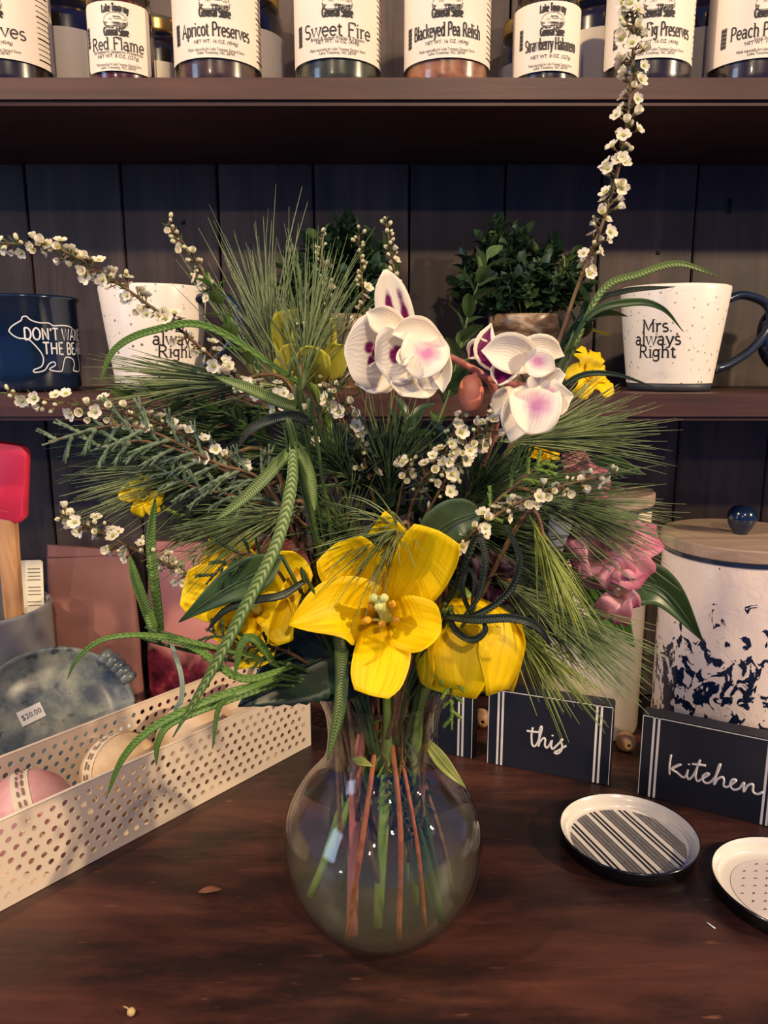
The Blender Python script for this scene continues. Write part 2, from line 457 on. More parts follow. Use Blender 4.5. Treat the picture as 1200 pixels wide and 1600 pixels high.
# ------------------------------------------------------------------ lettering: a small stroke alphabet with slab serifs
def arc(cx, cy, rx, ry, a0, a1, n=9):
    return [(cx + rx * math.cos(math.radians(a0 + (a1 - a0) * i / n)), cy + ry * math.sin(math.radians(a0 + (a1 - a0) * i / n))) for i in range(n + 1)]
X, A = 0.48, 0.72
GL = {
 'a': (.48, [arc(.20, .14, .15, .14, 0, 360, 12), [(.35, 0), (.35, .33)], arc(.21, .33, .14, .15, 0, 150)], [(.40, 0)]),
 'b': (.48, [[(.10, 0), (.10, A)], arc(.25, .24, .16, .24, -180, 180, 14)], [(.06, A)]),
 'c': (.44, [arc(.24, .24, .18, .24, 45, 315, 12)], []),
 'd': (.50, [[(.38, 0), (.38, A)], arc(.22, .24, .16, .24, 0, 360, 14)], [(.34, A), (.42, 0)]),
 'e': (.46, [arc(.23, .24, .18, .24, 0, 318, 12), [(.06, .25), (.41, .25)]], []),
 'f': (.32, [arc(.24, .58, .12, .14, 60, 180, 6) + [(.12, 0)], [(.02, X), (.28, X)]], [(.12, 0)]),
 'g': (.48, [arc(.21, .27, .15, .20, 0, 360, 12), [(.37, X), (.37, -.08)], arc(.21, -.08, .16, .13, 0, -160)], [(.40, X)]),
 'h': (.52, [[(.10, 0), (.10, A)], arc(.25, .31, .15, .17, 180, 0, 8) + [(.40, 0)]], [(.10, 0), (.40, 0), (.06, A)]),
 'i': (.24, [[(.12, 0), (.12, X)], [(.12, .62), (.12, .70)]], [(.12, 0), (.08, X)]),
 'k': (.48, [[(.10, 0), (.10, A)], [(.38, X), (.12, .20)], [(.20, .27), (.40, 0)]], [(.10, 0), (.41, 0), (.38, X), (.06, A)]),
 'l': (.24, [[(.12, 0), (.12, A)]], [(.12, 0), (.08, A)]),
 'm': (.74, [[(.10, 0), (.10, X)], arc(.22, .33, .12, .15, 180, 0, 8) + [(.34, 0)], arc(.47, .33, .13, .15, 180, 0, 8) + [(.60, 0)]], [(.10, 0), (.34, 0), (.60, 0), (.06, X)]),
 'n': (.50, [[(.10, 0), (.10, X)], arc(.25, .31, .15, .17, 180, 0, 8) + [(.40, 0)]], [(.10, 0), (.40, 0), (.06, X)]),
 'o': (.46, [arc(.23, .24, .18, .24, 0, 360, 16)], []),
 'p': (.48, [[(.10, -.2), (.10, X)], arc(.25, .24, .16, .24, -180, 180, 14)], [(.10, -.2), (.06, X)]),
 'r': (.36, [[(.10, 0), (.10, X)], arc(.25, .30, .15, .17, 180, 60, 6)], [(.10, 0), (.06, X)]),
 's': (.40, [arc(.20, .36, .13, .12, 40, 270, 9) + arc(.20, .12, .14, .12, 90, -145, 9)[1:]], []),
 't': (.32, [[(.14, .62), (.14, .10)] + arc(.23, .10, .09, .10, 180, 320, 5), [(.03, X), (.28, X)]], []),
 'u': (.50, [[(.10, X), (.10, .16)] + arc(.25, .16, .15, .16, 180, 360, 8), [(.40, X), (.40, 0)]], [(.06, X), (.36, X), (.44, 0)]),
 'v': (.46, [[(.04, X), (.23, 0), (.42, X)]], [(.05, X), (.41, X)]),
 'w': (.68, [[(.04, X), (.19, 0), (.34, X), (.49, 0), (.64, X)]], [(.05, X), (.34, X), (.63, X)]),
 'x': (.46, [[(.05, X), (.41, 0)], [(.41, X), (.05, 0)]], [(.06, X), (.40, X), (.06, 0), (.40, 0)]),
 'y': (.46, [[(.04, X), (.23, .02)], [(.42, X), (.20, -.12), (.10, -.2), (.04, -.17)]], [(.05, X), (.41, X)]),
 'A': (.66, [[(.06, 0), (.33, A), (.60, 0)], [(.16, .26), (.50, .26)]], [(.06, 0), (.60, 0)]),
 'B': (.58, [[(.12, 0), (.12, A)], [(.12, A), (.30, A)] + arc(.30, .54, .17, .18, 90, -90, 8) + [(.12, .37)], [(.30, .37)] + arc(.32, .185, .19, .185, 90, -90, 8) + [(.12, 0)]], []),
 'D': (.64, [[(.12, 0), (.12, A)], [(.12, A), (.26, A)] + arc(.26, .36, .30, .36, 90, -90, 10) + [(.12, 0)]], []),
 'E': (.54, [[(.48, A), (.12, A), (.12, 0), (.48, 0)], [(.12, .37), (.40, .37)]], []),
 'F': (.54, [[(.12, 0), (.12, A), (.50, A)], [(.12, .37), (.40, .37)], [(.50, A), (.50, .58)]], [(.12, 0)]),
 'G': (.66, [arc(.35, .36, .28, .36, 45, 320, 12), [(.58, .08), (.58, .32), (.38, .32)]], []),
 'H': (.68, [[(.12, 0), (.12, A)], [(.56, 0), (.56, A)], [(.12, .37), (.56, .37)]], [(.12, 0), (.56, 0), (.12, A), (.56, A)]),
 'J': (.44, [[(.30, A), (.30, .14)] + arc(.17, .14, .13, .14, 0, -150, 8)], [(.30, A)]),
 'K': (.60, [[(.12, 0), (.12, A)], [(.52, A), (.14, .30)], [(.26, .42), (.54, 0)]], []),
 'L': (.54, [[(.12, A), (.12, 0), (.50, 0), (.50, .14)]], [(.12, A)]),
 'M': (.82, [[(.12, 0), (.14, A), (.41, .08), (.68, A), (.70, 0)]], [(.10, 0), (.70, 0), (.10, A), (.72, A)]),
 'N': (.66, [[(.12, 0), (.12, A), (.54, 0), (.54, A)]], []),
 'O': (.68, [arc(.34, .36, .27, .36, 0, 360, 16)], []),
 'P': (.56, [[(.12, 0), (.12, A)], [(.12, A), (.30, A)] + arc(.30, .53, .19, .19, 90, -90, 8) + [(.12, .34)]], [(.12, 0)]),
 'R': (.64, [[(.12, 0), (.12, A)], [(.12, A), (.30, A)] + arc(.30, .54, .19, .18, 90, -90, 8) + [(.12, .36)], [(.30, .36), (.54, 0)]], [(.12, 0), (.56, 0)]),
 'S': (.52, [arc(.26, .54, .18, .18, 30, 270, 9) + arc(.26, .18, .19, .18, 90, -150, 9)[1:]], []),
 'T': (.60, [[(.30, 0), (.30, A)], [(.05, A), (.55, A)]], [(.30, 0)]),
 'W': (.88, [[(.05, A), (.24, 0), (.44, A), (.64, 0), (.83, A)]], [(.06, A), (.82, A)]),
 '.': (.22, [[(.10, 0), (.10, .07)]], []),
 "'": (.20, [[(.10, .56), (.12, A)]], []),
 ' ': (.26, [], []),
}
def stroke(mb, pts, wd, mp, mi=0):
    n = len(pts)
    if n < 2: return
    vs = []
    for i, (x, y) in enumerate(pts):
        ax, ay = pts[max(i - 1, 0)]; bx, by = pts[min(i + 1, n - 1)]
        if pts[0] == pts[-1] or (abs(pts[0][0] - pts[-1][0]) + abs(pts[0][1] - pts[-1][1]) < 1e-6):
            if i == 0: ax, ay = pts[-2]
            if i == n - 1: bx, by = pts[1]
        dx, dy = bx - ax, by - ay
        l = math.hypot(dx, dy) or 1
        nx, ny = -dy / l * wd / 2, dx / l * wd / 2
        vs += [mp(x + nx, y + ny), mp(x - nx, y - ny)]
    mb.add(vs, [(2 * i, 2 * i + 1, 2 * i + 3, 2 * i + 2) for i in range(n - 1)], None, mi)
def text_width(s): return sum(GL[c][0] for c in s)
def write(mb, s, size, mp, weight=.085, serif=True, cond=1.0, mi=0, x0=None, y0=0.0):
    """strokes of s, centred on x = 0; mp maps flat (x, y) metres to space"""
    x = -text_width(s) * size * cond / 2 if x0 is None else x0
    for ch in s:
        adv, st, se = GL[ch]
        for pl in st:
            pl = [(x + q[0] * size * cond, y0 + q[1] * size) for q in pl]
            # long straight strokes are cut so that they bend round a cylinder
            out = []
            for a, b in zip(pl[:-1], pl[1:]):
                out.append(a)
                if abs(b[0] - a[0]) > 0.004: out.append(((a[0] + b[0]) / 2, (a[1] + b[1]) / 2))
            out.append(pl[-1])
            stroke(mb, out, weight * size, mp, mi)
        if serif:
            for q in se:
                h = .075 * size * max(cond, .7)
                stroke(mb, [(x + q[0] * size * cond - h, y0 + q[1] * size), (x + q[0] * size * cond + h, y0 + q[1] * size)], .045 * size, mp, mi)
        x += adv * size * cond
FCACHE = {}
def font_mesh(s):
    if s not in FCACHE:
        cu = bpy.data.curves.new('fine_print', 'FONT'); cu.body = s; cu.size = 1.0; cu.align_x = 'CENTER'; cu.resolution_u = 2
        o = bpy.data.objects.new('fine_print', cu); COL.objects.link(o)
        dg = bpy.context.evaluated_depsgraph_get()
        me = o.evaluated_get(dg).to_mesh()
        FCACHE[s] = ([v.co.copy() for v in me.vertices], [tuple(p.vertices) for p in me.polygons])
        bpy.data.objects.remove(o); bpy.data.curves.remove(cu)
    return FCACHE[s]
def fine(mb, s, size, mp, cond=1.0, y0=0.0, mi=0, x0=0.0):
    v, f = font_mesh(s)
    mb.add([mp(x0 + q.x * size * cond, y0 + q.y * size) for q in v], f, None, mi)
def cyl_map(c, rfun, th0, proud=0.0003):
    def mp(x, y):
        r = rfun(y) + proud
        th = th0 + x / rfun(y)
        return Vector((c[0] + r * math.sin(th), c[1] - r * math.cos(th), y))
    return mp
# ------------------------------------------------------------------ jars on the top shelf
def thin_glass(name, tint, ior=1.45, rough=0.02):
    m, nt, b, o = nodes(name)
    nt.nodes.remove(b)
    tr = N(nt, 'ShaderNodeBsdfTransparent'); tr.inputs[0].default_value = tint
    gl = N(nt, 'ShaderNodeBsdfGlossy'); gl.inputs['Roughness'].default_value = rough
    lw_ = N(nt, 'ShaderNodeLayerWeight')            # Fresnel-like reflection of a thin pane, the same from both sides
    mx = N(nt, 'ShaderNodeMixShader')
    nt.links.new(mth(nt, 'MULTIPLY_ADD', mth(nt, 'POWER', lw_.outputs['Facing'], 4.0), .85, (ior - 1) ** 2 / (ior + 1) ** 2), mx.inputs[0]); nt.links.new(tr.outputs[0], mx.inputs[1]); nt.links.new(gl.outputs[0], mx.inputs[2])
    nt.links.new(mx.outputs[0], o.inputs['Surface'])
    return m
M_glass = thin_glass('jar_glass', (.94, .96, .95, 1))
M_label = flat('paper_label', rgb(232, 218, 198), 0.55, var=.03, scale=20)
M_ink = flat('black_ink', rgb(26, 22, 22), 0.6)
M_gold = flat('gold_lid', rgb(196, 164, 92), 0.28, 0.9)
CONT = {k: flat('preserve_' + k, rgb(*c), 0.25, var=.5, scale=90, coat=.3) for k, c in
        dict(dark=(38, 26, 24), red=(78, 22, 20), amber=(72, 46, 30), green=(54, 52, 30), bean=(150, 96, 62), fig=(42, 28, 26)).items()}

def zp(py, Y=0.752): return P(600, py, Y).z
def jar_profile(r, h):
    return [(r * .80, .0005), (r * .93, .003), (r * .985, .008), (r, .014), (r, h - .020), (r * .97, h - .012), (r * .86, h - .002), (r * .84, h + .004)]
def logo(mb, mp, cx, z, s):
    """railway-car emblem: car body with window band and trucks, roof arch and mountain line above"""
    m2 = lambda x, y: mp(cx + x * s, z + y * s)
    hull = [(-1, .12), (1, .12), (.93, -.10), (.72, -.34), (-.74, -.34), (-.93, -.10), (-1, .12)]
    w = .05
    stroke(mb, hull, w, m2)
    for k, (ya, xa) in enumerate(((.04, .95), (-.04, .95), (-.22, .82), (-.28, .78))):
        stroke(mb, [(-xa, ya), (0, ya), (xa, ya)], .035, m2)
    for x in (-.82, -.1, .06, .34, .60, .80):
        stroke(mb, [(x, .04), (x, -.24)], .05, m2)
    for x in (.20, .47, .70):
        for q in range(3): stroke(mb, [(x - .09, .0 - q * .07), (x + .09, -.02 - q * .07)], .03, m2)
    for x in (-.5, -.25, .35, .58):
        stroke(mb, [(x - .10, -.38), (x + .10, -.38)], .10, m2)
    stroke(mb, arc(0, .14, .95, .62, 172, 8, 14), .03, m2)
    stroke(mb, [(-.18, .46), (.34, .46), (.46, .28)], .06, m2)
    stroke(mb, [(-.16, .46), (-.02, .30), (.36, .30)], .04, m2)
    for x in (-.55, -.4, .55, .66): stroke(mb, [(x, .18), (x + .10, .32), (x + .18, .18)], .025, m2)
def jar(px, size, name, sub, content, label, group=None, Y=0.79, front=True, turn=0.0, net=None, wide=118):
    r, h = (.0398, .118) if size == 16 else (.0305, .090)
    X = P(px, 100, Y).x
    t = thing('preserve_jar', (X, Y, TOP_T), label, 'jar', group)
    c = (X, Y)
    z0 = TOP_T
    mb = MB(); lathe(mb, [(0, .0005)] + jar_profile(r, h), (X, Y, z0), 40)
    mb.build('glass', M_glass, t)
    mb = MB(); lathe(mb, [(0, .004)] + [(q[0] - .002, max(q[1], .004)) for q in jar_profile(r, h)[1:-2]] + [(0, h - .012)], (X, Y, z0), 32)
    mb.build('contents', CONT[content], t)
    mb = MB()
    rl = r * .89; zt = h - .002
    prof = [(rl - .0015, zt - .001), (rl + .0005, zt)] + [(rl + (.0006 if i % 2 else 0), zt + .002 + i * .0016) for i in range(7)] + [(rl, zt + .0140), (rl - .003, zt + .0150), (0, zt + .0146)]
    lathe(mb, prof, (X, Y, z0), 40)
    mb.build('lid', M_gold, t)
    th0 = -math.atan2(X, Y) + turn
    zb, zt = (zp(91), zp(91) + .090) if size == 16 else (zp(112, .762), zp(3, .762))
    if not front: zb, zt = z0 + .012, z0 + h - .032
    half = math.radians(wide if front else 160)
    mb = MB(); vs = []; fs = []; n = 40
    for i in range(n + 1):
        th = th0 - half + 2 * half * i / n
        e = min(i, n - i); dz = .0025 if e == 0 else (.0008 if e == 1 else 0)
        for z in (zb + dz, zt - dz):
            vs.append((X + (r + .0004) * math.sin(th), Y - (r + .0004) * math.cos(th), z))
    for i in range(n): fs.append((2 * i, 2 * i + 2, 2 * i + 3, 2 * i + 1))
    mb.add(vs, fs)
    lab = mb.build('paper_label', M_label, t)
    if not front: return t
    mp = cyl_map(c, lambda y: r + .0005, th0)
    mb = MB()
    if size == 16:
        yf = .752
        Zs = dict(lake=zp(-20), logo=zp(9), gen=zp(27), name=zp(57), sub=zp(63), net=zp(68.5), f1=zp(80), f2=zp(85.5))
        gs, ns, nw, fsz = .0098, .0150, .066, .0036
        lw = .028
    else:
        Zs = dict(lake=zp(21, .762), logo=zp(37, .762), gen=zp(57, .762), name=zp(79, .762), sub=zp(85, .762), net=zp(92, .762), f1=zp(104, .762), f2=zp(109, .762))
        gs, ns, nw, fsz = .0088, .0135, .050, .0034
        lw = .022
    lk = 'Lake Toxaway'
    lsize = gs * .95
    mpc = lambda x, y: mp(x, y - 9.0 * x * x)
    write(mb, lk, lsize, mpc, weight=.15, serif=True, cond=(lw * 1.08) / (text_width(lk) * lsize), y0=Zs['lake'] + .001)
    logo(mb, mp, 0, Zs['logo'], lw / 2)
    write(mb, 'General Store', gs, mp, weight=.15, cond=lw / (text_width('General Store') * gs), y0=Zs['gen'])
    if name: write(mb, name, ns, mp, weight=.085, cond=min(1.1, nw / (text_width(name) * ns)), y0=Zs['name'] if not sub or size == 16 else Zs['name'])
    if sub: fine(mb, sub, .0042, mp, .9, Zs['sub'])
    fine(mb, net or ('NET WT. 16 OZ. (454g)' if size == 16 else 'NET WT. 8 OZ. (227g)'), .0042, mp, .95, Zs['net'])
    fine(mb, 'Made especially for Lake Toxaway General Store', fsz, mp, .74 if size == 16 else .62, Zs['f1'])
    fine(mb, 'Lake Toxaway, NC 28747', fsz, mp, .9, Zs['f2'])
    # bar code at the left of the label, panel of small lines at its right end
    for i in range(16):
        zz = zp(35) + .001 - i * .0011
        mb2w = .0005 + .0005 * ((i * 7) % 3) / 2
        stroke(mb, [(-r * 1.06, zz), (-r * .92, zz)], mb2w, mp)
    for i in range(16 if size == 16 else 0):
        zz = zb + .006 + i * .0045
        stroke(mb, [(r * 1.10, zz), (r * 1.30, zz), (r * 1.5, zz)], .0012 if i % 4 == 0 else .0006, mp)
    mb.build('label_print', M_ink, t, smooth=False)
    return t
jar(14, 16, 'Preserves', None, 'dark', 'large preserve jar whose label ends in erves, beside the Red Flame jar', turn=math.radians(-22))
jar(192, 8, 'Red Flame', 'Strawberry Jalapeno Preserves', 'red', 'small jelly jar with white label reading Red Flame', turn=math.radians(-8), wide=62)
jar(341, 16, 'Apricot Preserves', None, 'amber', 'large jar with white label reading Apricot Preserves', turn=math.radians(-2))
jar(528, 16, 'Sweet Fire', 'Bread & Butter Pickles & Peppers', 'green', 'large jar with white label reading Sweet Fire')
jar(698, 16, 'Blackeyed Pea Relish', None, 'bean', 'large jar of brown relish labelled Blackeyed Pea Relish')
jar(852, 8, 'Strawberry Habanero', None, 'dark', 'small jelly jar with white label reading Strawberry Habanero', turn=math.radians(10))
jar(1010, 16, 'Whole Fig Preserves', None, 'fig', 'large jar with white label reading Whole Fig Preserves', turn=math.radians(12), wide=85)
jar(1172, 16, 'Peach Preserves', 'Juice Sweetened', 'fig', 'large jar with white label beginning with Peach', turn=math.radians(20), wide=95)
YB = 0.882
for px, sz, lb in ((110, 16, 'dark jar in the back row between the erves jar and the Red Flame jar'),
                   (247, 8, 'small gold-lidded jar in the back row between Red Flame and Apricot Preserves'),
                   (384, 16, 'dark jar in the back row showing beside Apricot Preserves'),
                   (826, 8, 'small dark jar in the back row peeking out behind Strawberry Habanero'),
                   (935, 16, 'dark jar in the back row between Strawberry Habanero and Whole Fig Preserves'),
                   (1092, 16, 'gold-lidded dark jar in the back row between Whole Fig and Peach')):
    jar(px, sz, None, None, 'dark', lb, Y=YB, front=False)

# ------------------------------------------------------------------ mugs on the middle shelf
def speckled():
    m, nt, b, o = nodes('speckled_white_stoneware')
    tc = N(nt, 'ShaderNodeTexCoord')
    v = N(nt, 'ShaderNodeTexVoronoi', i_Scale=230.0); v.feature = 'F1'
    nz = N(nt, 'ShaderNodeTexNoise', i_Scale=500.0, i_Detail=2.0)
    ad = N(nt, 'ShaderNodeVectorMath', operation='MULTIPLY_ADD')
    ad.inputs[1].default_value = (.0035, .0035, .0035)
    nt.links.new(nz.outputs['Color'], ad.inputs[0]); nt.links.new(tc.outputs['Object'], ad.inputs[2])
    nt.links.new(ad.outputs[0], v.inputs['Vector'])
    sel = N(nt, 'ShaderNodeSeparateColor'); nt.links.new(v.outputs['Color'], sel.inputs[0])
    size = mth(nt, 'MULTIPLY_ADD', sel.outputs[0], .58, -.24)
    spot_ = mth(nt, 'LESS_THAN', v.outputs['Distance'], size)
    f = mth(nt, 'MULTIPLY', spot_, mth(nt, 'MULTIPLY_ADD', sel.outputs[1], .7, .3))
    nt.links.new(mixc(nt, f, rgb(238, 228, 212), rgb(58, 46, 42)), b.inputs['Base Color'])
    b.inputs['Roughness'].default_value = 0.32
    return m
M_speck = speckled()
M_navy = flat('navy_glaze', rgb(30, 40, 58), 0.22, coat=.4)
M_base = flat('unglazed_base', rgb(44, 46, 54), 0.55)
M_enamel = flat('navy_enamel', rgb(16, 32, 56), 0.16, coat=.6)
M_white = flat('white_print', rgb(214, 216, 218), 0.5)
M_inside = flat('mug_inside', rgb(225, 215, 200), 0.35)

def handle(parent, c, ang, pts, ra, rb, mat, name='handle'):
    """pts: (radial, z) path of a handle standing out at angle ang from the axis c"""
    d = Vector((math.sin(ang), -math.cos(ang), 0)); s = Vector((math.cos(ang), math.sin(ang), 0))
    path = spline([Vector((c[0], c[1], 0)) + d * q[0] + Vector((0, 0, q[1])) for q in pts], 26)
    mb = MB(); vs = []; fs = []; n = 10
    for i, p in enumerate(path):
        t = (path[min(i + 1, 26)] - path[max(i - 1, 0)]).normalized(); nrm = s.cross(t)
        for k in range(n):
            a = 2 * math.pi * k / n
            vs.append(p + s * (math.cos(a) * rb) + nrm * (math.sin(a) * ra))
    for i in range(26):
        for k in range(n): fs.append((i * n + k, i * n + (k + 1) % n, (i + 1) * n + (k + 1) % n, (i + 1) * n + k))
    fs.append(tuple(range(n))[::-1]); fs.append(tuple(26 * n + k for k in range(n)))
    mb.add(vs, fs)
    return mb.build(name, mat, parent)
def stoneware_mug(px, Y, words, label, hang, tturn, ink=True):
    X = P(px, 520, Y).x; z0 = MID_T
    rt, rb, h = .0535, .0405, .102
    t = thing('stoneware_mug', (X, Y, z0), label, 'mug', None)
    rf = lambda z: rb + (rt - rb) * ((z - z0) / h)
    mb = MB()
    lathe(mb, [(rf(z0 + .008) + .0001, .008), (rf(z0 + .03), .03), (rf(z0 + .06), .06), (rt - .0008, h - .003), (rt - .0012, h - .0008), (rt - .003, h), (rt - .0048, h - .0012), (rb - .004, .010), (0, .009)], (X, Y, z0), 56)
    mb.build('cup', M_speck, t)
    mb = MB(); lathe(mb, [(0, .0), (rb - .002, .0), (rb, .0015), (rf(z0 + .0085) - .0002, .0085), (0, .0085)], (X, Y, z0), 48)
    mb.build('base', M_base, t)
    handle(t, (X, Y), hang, [(rt - .006, z0 + .088), (rt + .012, z0 + .094), (rt + .036, z0 + .085), (rt + .041, z0 + .066), (rt + .028, z0 + .044), (rt + .006, z0 + .027), (rb + .004, z0 + .021)], .0042, .0085, M_navy)
    mp = cyl_map((X, Y), rf, -math.atan2(X, Y) + tturn)
    mb = MB()
    for i, s in enumerate(words):
        write(mb, s, .0158, mp, weight=.10, cond=1.06, y0=z0 + .0575 - i * .0122)
    mb.build('lettering', M_ink, t, smooth=False)
    return t
stoneware_mug(1050, .80, ['Mrs.', 'always', 'Right'], 'speckled white mug with dark handle reading Mrs. always Right', math.radians(84), math.radians(-17))
stoneware_mug(243, .80, ['Mr.', 'always', 'Right'], 'speckled white mug behind the pine needles reading always Right', math.radians(75), math.radians(24))

def enamel_mug(px, Y, label, hang, bear):
    X = P(px, 540, Y).x; z0 = MID_T
    r, h = .0490, .0905
    t = thing('enamel_mug', (X, Y, z0), label, 'mug', None)
    mb = MB()
    lathe(mb, [(0, 0), (r - .008, 0), (r - .003, .002), (r - .001, .006), (r, .03), (r, h - .004), (r + .0022, h - .002), (r + .0026, h), (r + .0008, h + .0012), (r - .0015, h - .001), (r - .0015, .006), (0, .004)], (X, Y, z0), 56)
    mb.build('cup', M_enamel, t)
    handle(t, (X, Y), hang, [(r - .002, z0 + .080), (r + .020, z0 + .084), (r + .036, z0 + .066), (r + .032, z0 + .038), (r + .016, z0 + .022), (r - .002, z0 + .020)], .0035, .0075, M_enamel)
    if bear:
        mp0 = cyl_map((X, Y), lambda z: r, 0)
        # bear outline and words, sizes in metres on the unrolled side; u = 0 at the nose
        k = mpp(Y - .04, 540)
        th_nose = math.asin(max(-1, min(1, ((22 - px) * k) / r))) - math.atan2(X, Y) * .9
        def mp(x, y): return mp0(th_nose * r + x, y)
        out = [(0, 0), (4, 6), (11, 11), (19, 16), (21, 21), (27, 22), (32, 17), (44, 13), (58, 13), (66, 9), (80, 10), (97, 9), (108, 4), (116, -6), (119, -22), (117, -36), (121, -52), (117, -62), (104, -62), (99, -60), (103, -52), (101, -44), (93, -40), (84, -40), (80, -46), (76, -58), (72, -62), (56, -60), (55, -57), (64, -52), (62, -47), (54, -50), (46, -60), (32, -63), (31, -59), (42, -54), (46, -44), (44, -34), (36, -22), (26, -12), (14, -11), (5, -6), (0, 0)]
        mb = MB(); s = k * 1.0; zc = P(600, 517, Y - r).z
        sm = [tuple(q)[:2] for q in spline([Vector((a * s, zc + b * s, 0)) for a, b in out], 150)]
        stroke(mb, sm, .0011, mp)
        write(mb, "DON'T WAKE", .0152, mp, weight=.10, serif=False, cond=.78, x0=20 * s, y0=zc - 13 * s)
        write(mb, 'THE BEAR', .0152, mp, weight=.10, serif=False, cond=.78, x0=46 * s, y0=zc - 35 * s)
        mb.build('bear_print', M_white, t, smooth=False)
    return t
enamel_mug(44, .79, "navy enamel mug with white bear outline and the words DON'T WAKE THE BEAR", math.radians(-100), True)
enamel_mug(1296, .83, 'navy mug whose handle shows beside the dark handle of the Mrs. mug', math.radians(-75), False)

# ------------------------------------------------------------------ two potted boxwoods behind the bouquet
def pot_mat():
    m, nt, b, o = nodes('mottled_pot')
    tc = N(nt, 'ShaderNodeTexCoord'); nz = N(nt, 'ShaderNodeTexNoise', i_Scale=38.0, i_Detail=6.0, i_Distortion=1.2)
    mp = N(nt, 'ShaderNodeMapping'); mp.inputs['Scale'].default_value = (1, 1, 2.2)
    nt.links.new(tc.outputs['Object'], mp.inputs[0]); nt.links.new(mp.outputs[0], nz.inputs['Vector'])
    nt.links.new(ramp(nt, nz.outputs['Fac'], [(.34, rgb(70, 48, 34)), (.5, rgb(126, 98, 72)), (.66, rgb(186, 166, 140))]), b.inputs['Base Color'])
    b.inputs['Roughness'].default_value = .35
    return m
M_pot = pot_mat()
M_soil = flat('soil', rgb(30, 24, 20), 0.9, var=.4)
M_box1 = leafy('boxwood_leaf_dark', rgb(26, 48, 34), rgb(56, 82, 54), .38, .15)
M_box2 = leafy('boxwood_leaf_mid', rgb(58, 84, 42), rgb(104, 126, 70), .4, .2)
def leaf_sprig(name, mat, n, L, lw, ll, stemr=.0008, stemmat=None, seed=0):
    rnd = random.Random(seed)
    mb = MB()
    tube(mb, [(0, 0, 0), (L * .04, 0, L * .5), (0, 0, L)], [stemr, stemr * .6], 4, 4, 1)
    for i in range(n):
        z = L * (.15 + .85 * i / (n - 1)); a = i * 2.4 + rnd.random()
        d = Vector((math.cos(a), math.sin(a), 0)); up = rnd.uniform(.2, 1.0) if i < n - 2 else 1.6
        d = (d + Vector((0, 0, up))).normalized()
        b = Vector((0, 0, z)); l = ll * rnd.uniform(.75, 1.1)
        side = d.cross(Vector((0, 0, 1)))
        nh = side.cross(d) if side.length > .1 else Vector((1, 0, 0))
        blade(mb, [b, b + d * l * .5 + nh * l * .06, b + d * l], lw * rnd.uniform(.8, 1.1), 'small', nh=nh, cup=.35, nu=2, nv=5, ph=0)
    return mb.mesh(name, [mat, stemmat or M_stem])
M_stem = leafy('green_stem', rgb(70, 96, 44), rgb(98, 120, 62), .45, .1)
box_me = [leaf_sprig('boxwood_sprig', M_box1, 11, .030, .0092, .0150, seed=i) for i in range(3)] + [leaf_sprig('boxwood_sprig', M_box2, 9, .030, .0090, .0150, seed=i + 9) for i in range(2)]
def boxwood(px, Y, rpx, label, spread, n, hgt, seed, shift=0):
    rnd = random.Random(seed)
    X = P(px, 500, Y).x; k = mpp(Y, 500); r = rpx * k
    zt = P(px, 489, Y - r).z; z0 = MID_T; h = zt - z0
    t = thing('boxwood_pot', (X, Y, z0), label, 'potted plant', None)
    mb = MB()
    lathe(mb, [(0, 0), (r * .70, 0), (r * .76, .003), (r * .93, h * .7), (r * .92, h * .72), (r * 1.0, h * .74), (r, h - .002), (r - .001, h), (r - .004, h), (r - .005, h - .012), (0, h - .013)], (X, Y, z0), 44)
    mb.build('pot', M_pot, t)
    mb = MB(); lathe(mb, [(0, h - .010), (r - .0052, h - .012)], (X, Y, z0), 24); mb.build('soil', M_soil, t)
    base = Vector((X, Y, zt - .012))
    for i in range(n):
        a = rnd.uniform(0, 6.283); e = math.acos(rnd.uniform(.12, 1.0)); rad = rnd.uniform(.45, 1.0)
        d = Vector((math.sin(e) * math.cos(a), math.sin(e) * math.sin(a) * .85, math.cos(e)))
        q = base + Vector((d.x * spread * rad + shift * d.z, d.y * spread * .8 * rad, .012 + d.z * hgt * rad))
        dirv = (d + Vector((0, 0, .5)) + Vector((rnd.uniform(-.4, .4), rnd.uniform(-.4, .4), rnd.uniform(-.2, .4)))).normalized()
        M = Matrix.Translation(q - dirv * .014) @ dirv.to_track_quat('Z', 'X').to_matrix().to_4x4() @ Matrix.Rotation(rnd.uniform(0, 6), 4, 'Z')
        link('boxwood_sprig', box_me[rnd.choice((0, 0, 1, 1, 2, 2, 3, 4))], t, M)
    mb = MB()
    for i in range(9):
        a = i * .7; tube(mb, [base, base + Vector((math.cos(a) * spread * .3, math.sin(a) * spread * .25, hgt * .4)), base + Vector((math.cos(a) * spread * .7, math.sin(a) * spread * .5, hgt * .75))], [.0016, .0008], 5, 6)
    mb.build('branches', M_stem, t)
boxwood(522, .86, 58, 'small boxwood in a mottled pot, bushing up behind the spotted orchid', .062, 130, .084, 3, .012)
boxwood(818, .86, 54, 'small boxwood in a mottled pot beside the Mrs. mug', .066, 140, .084, 5, -.012)
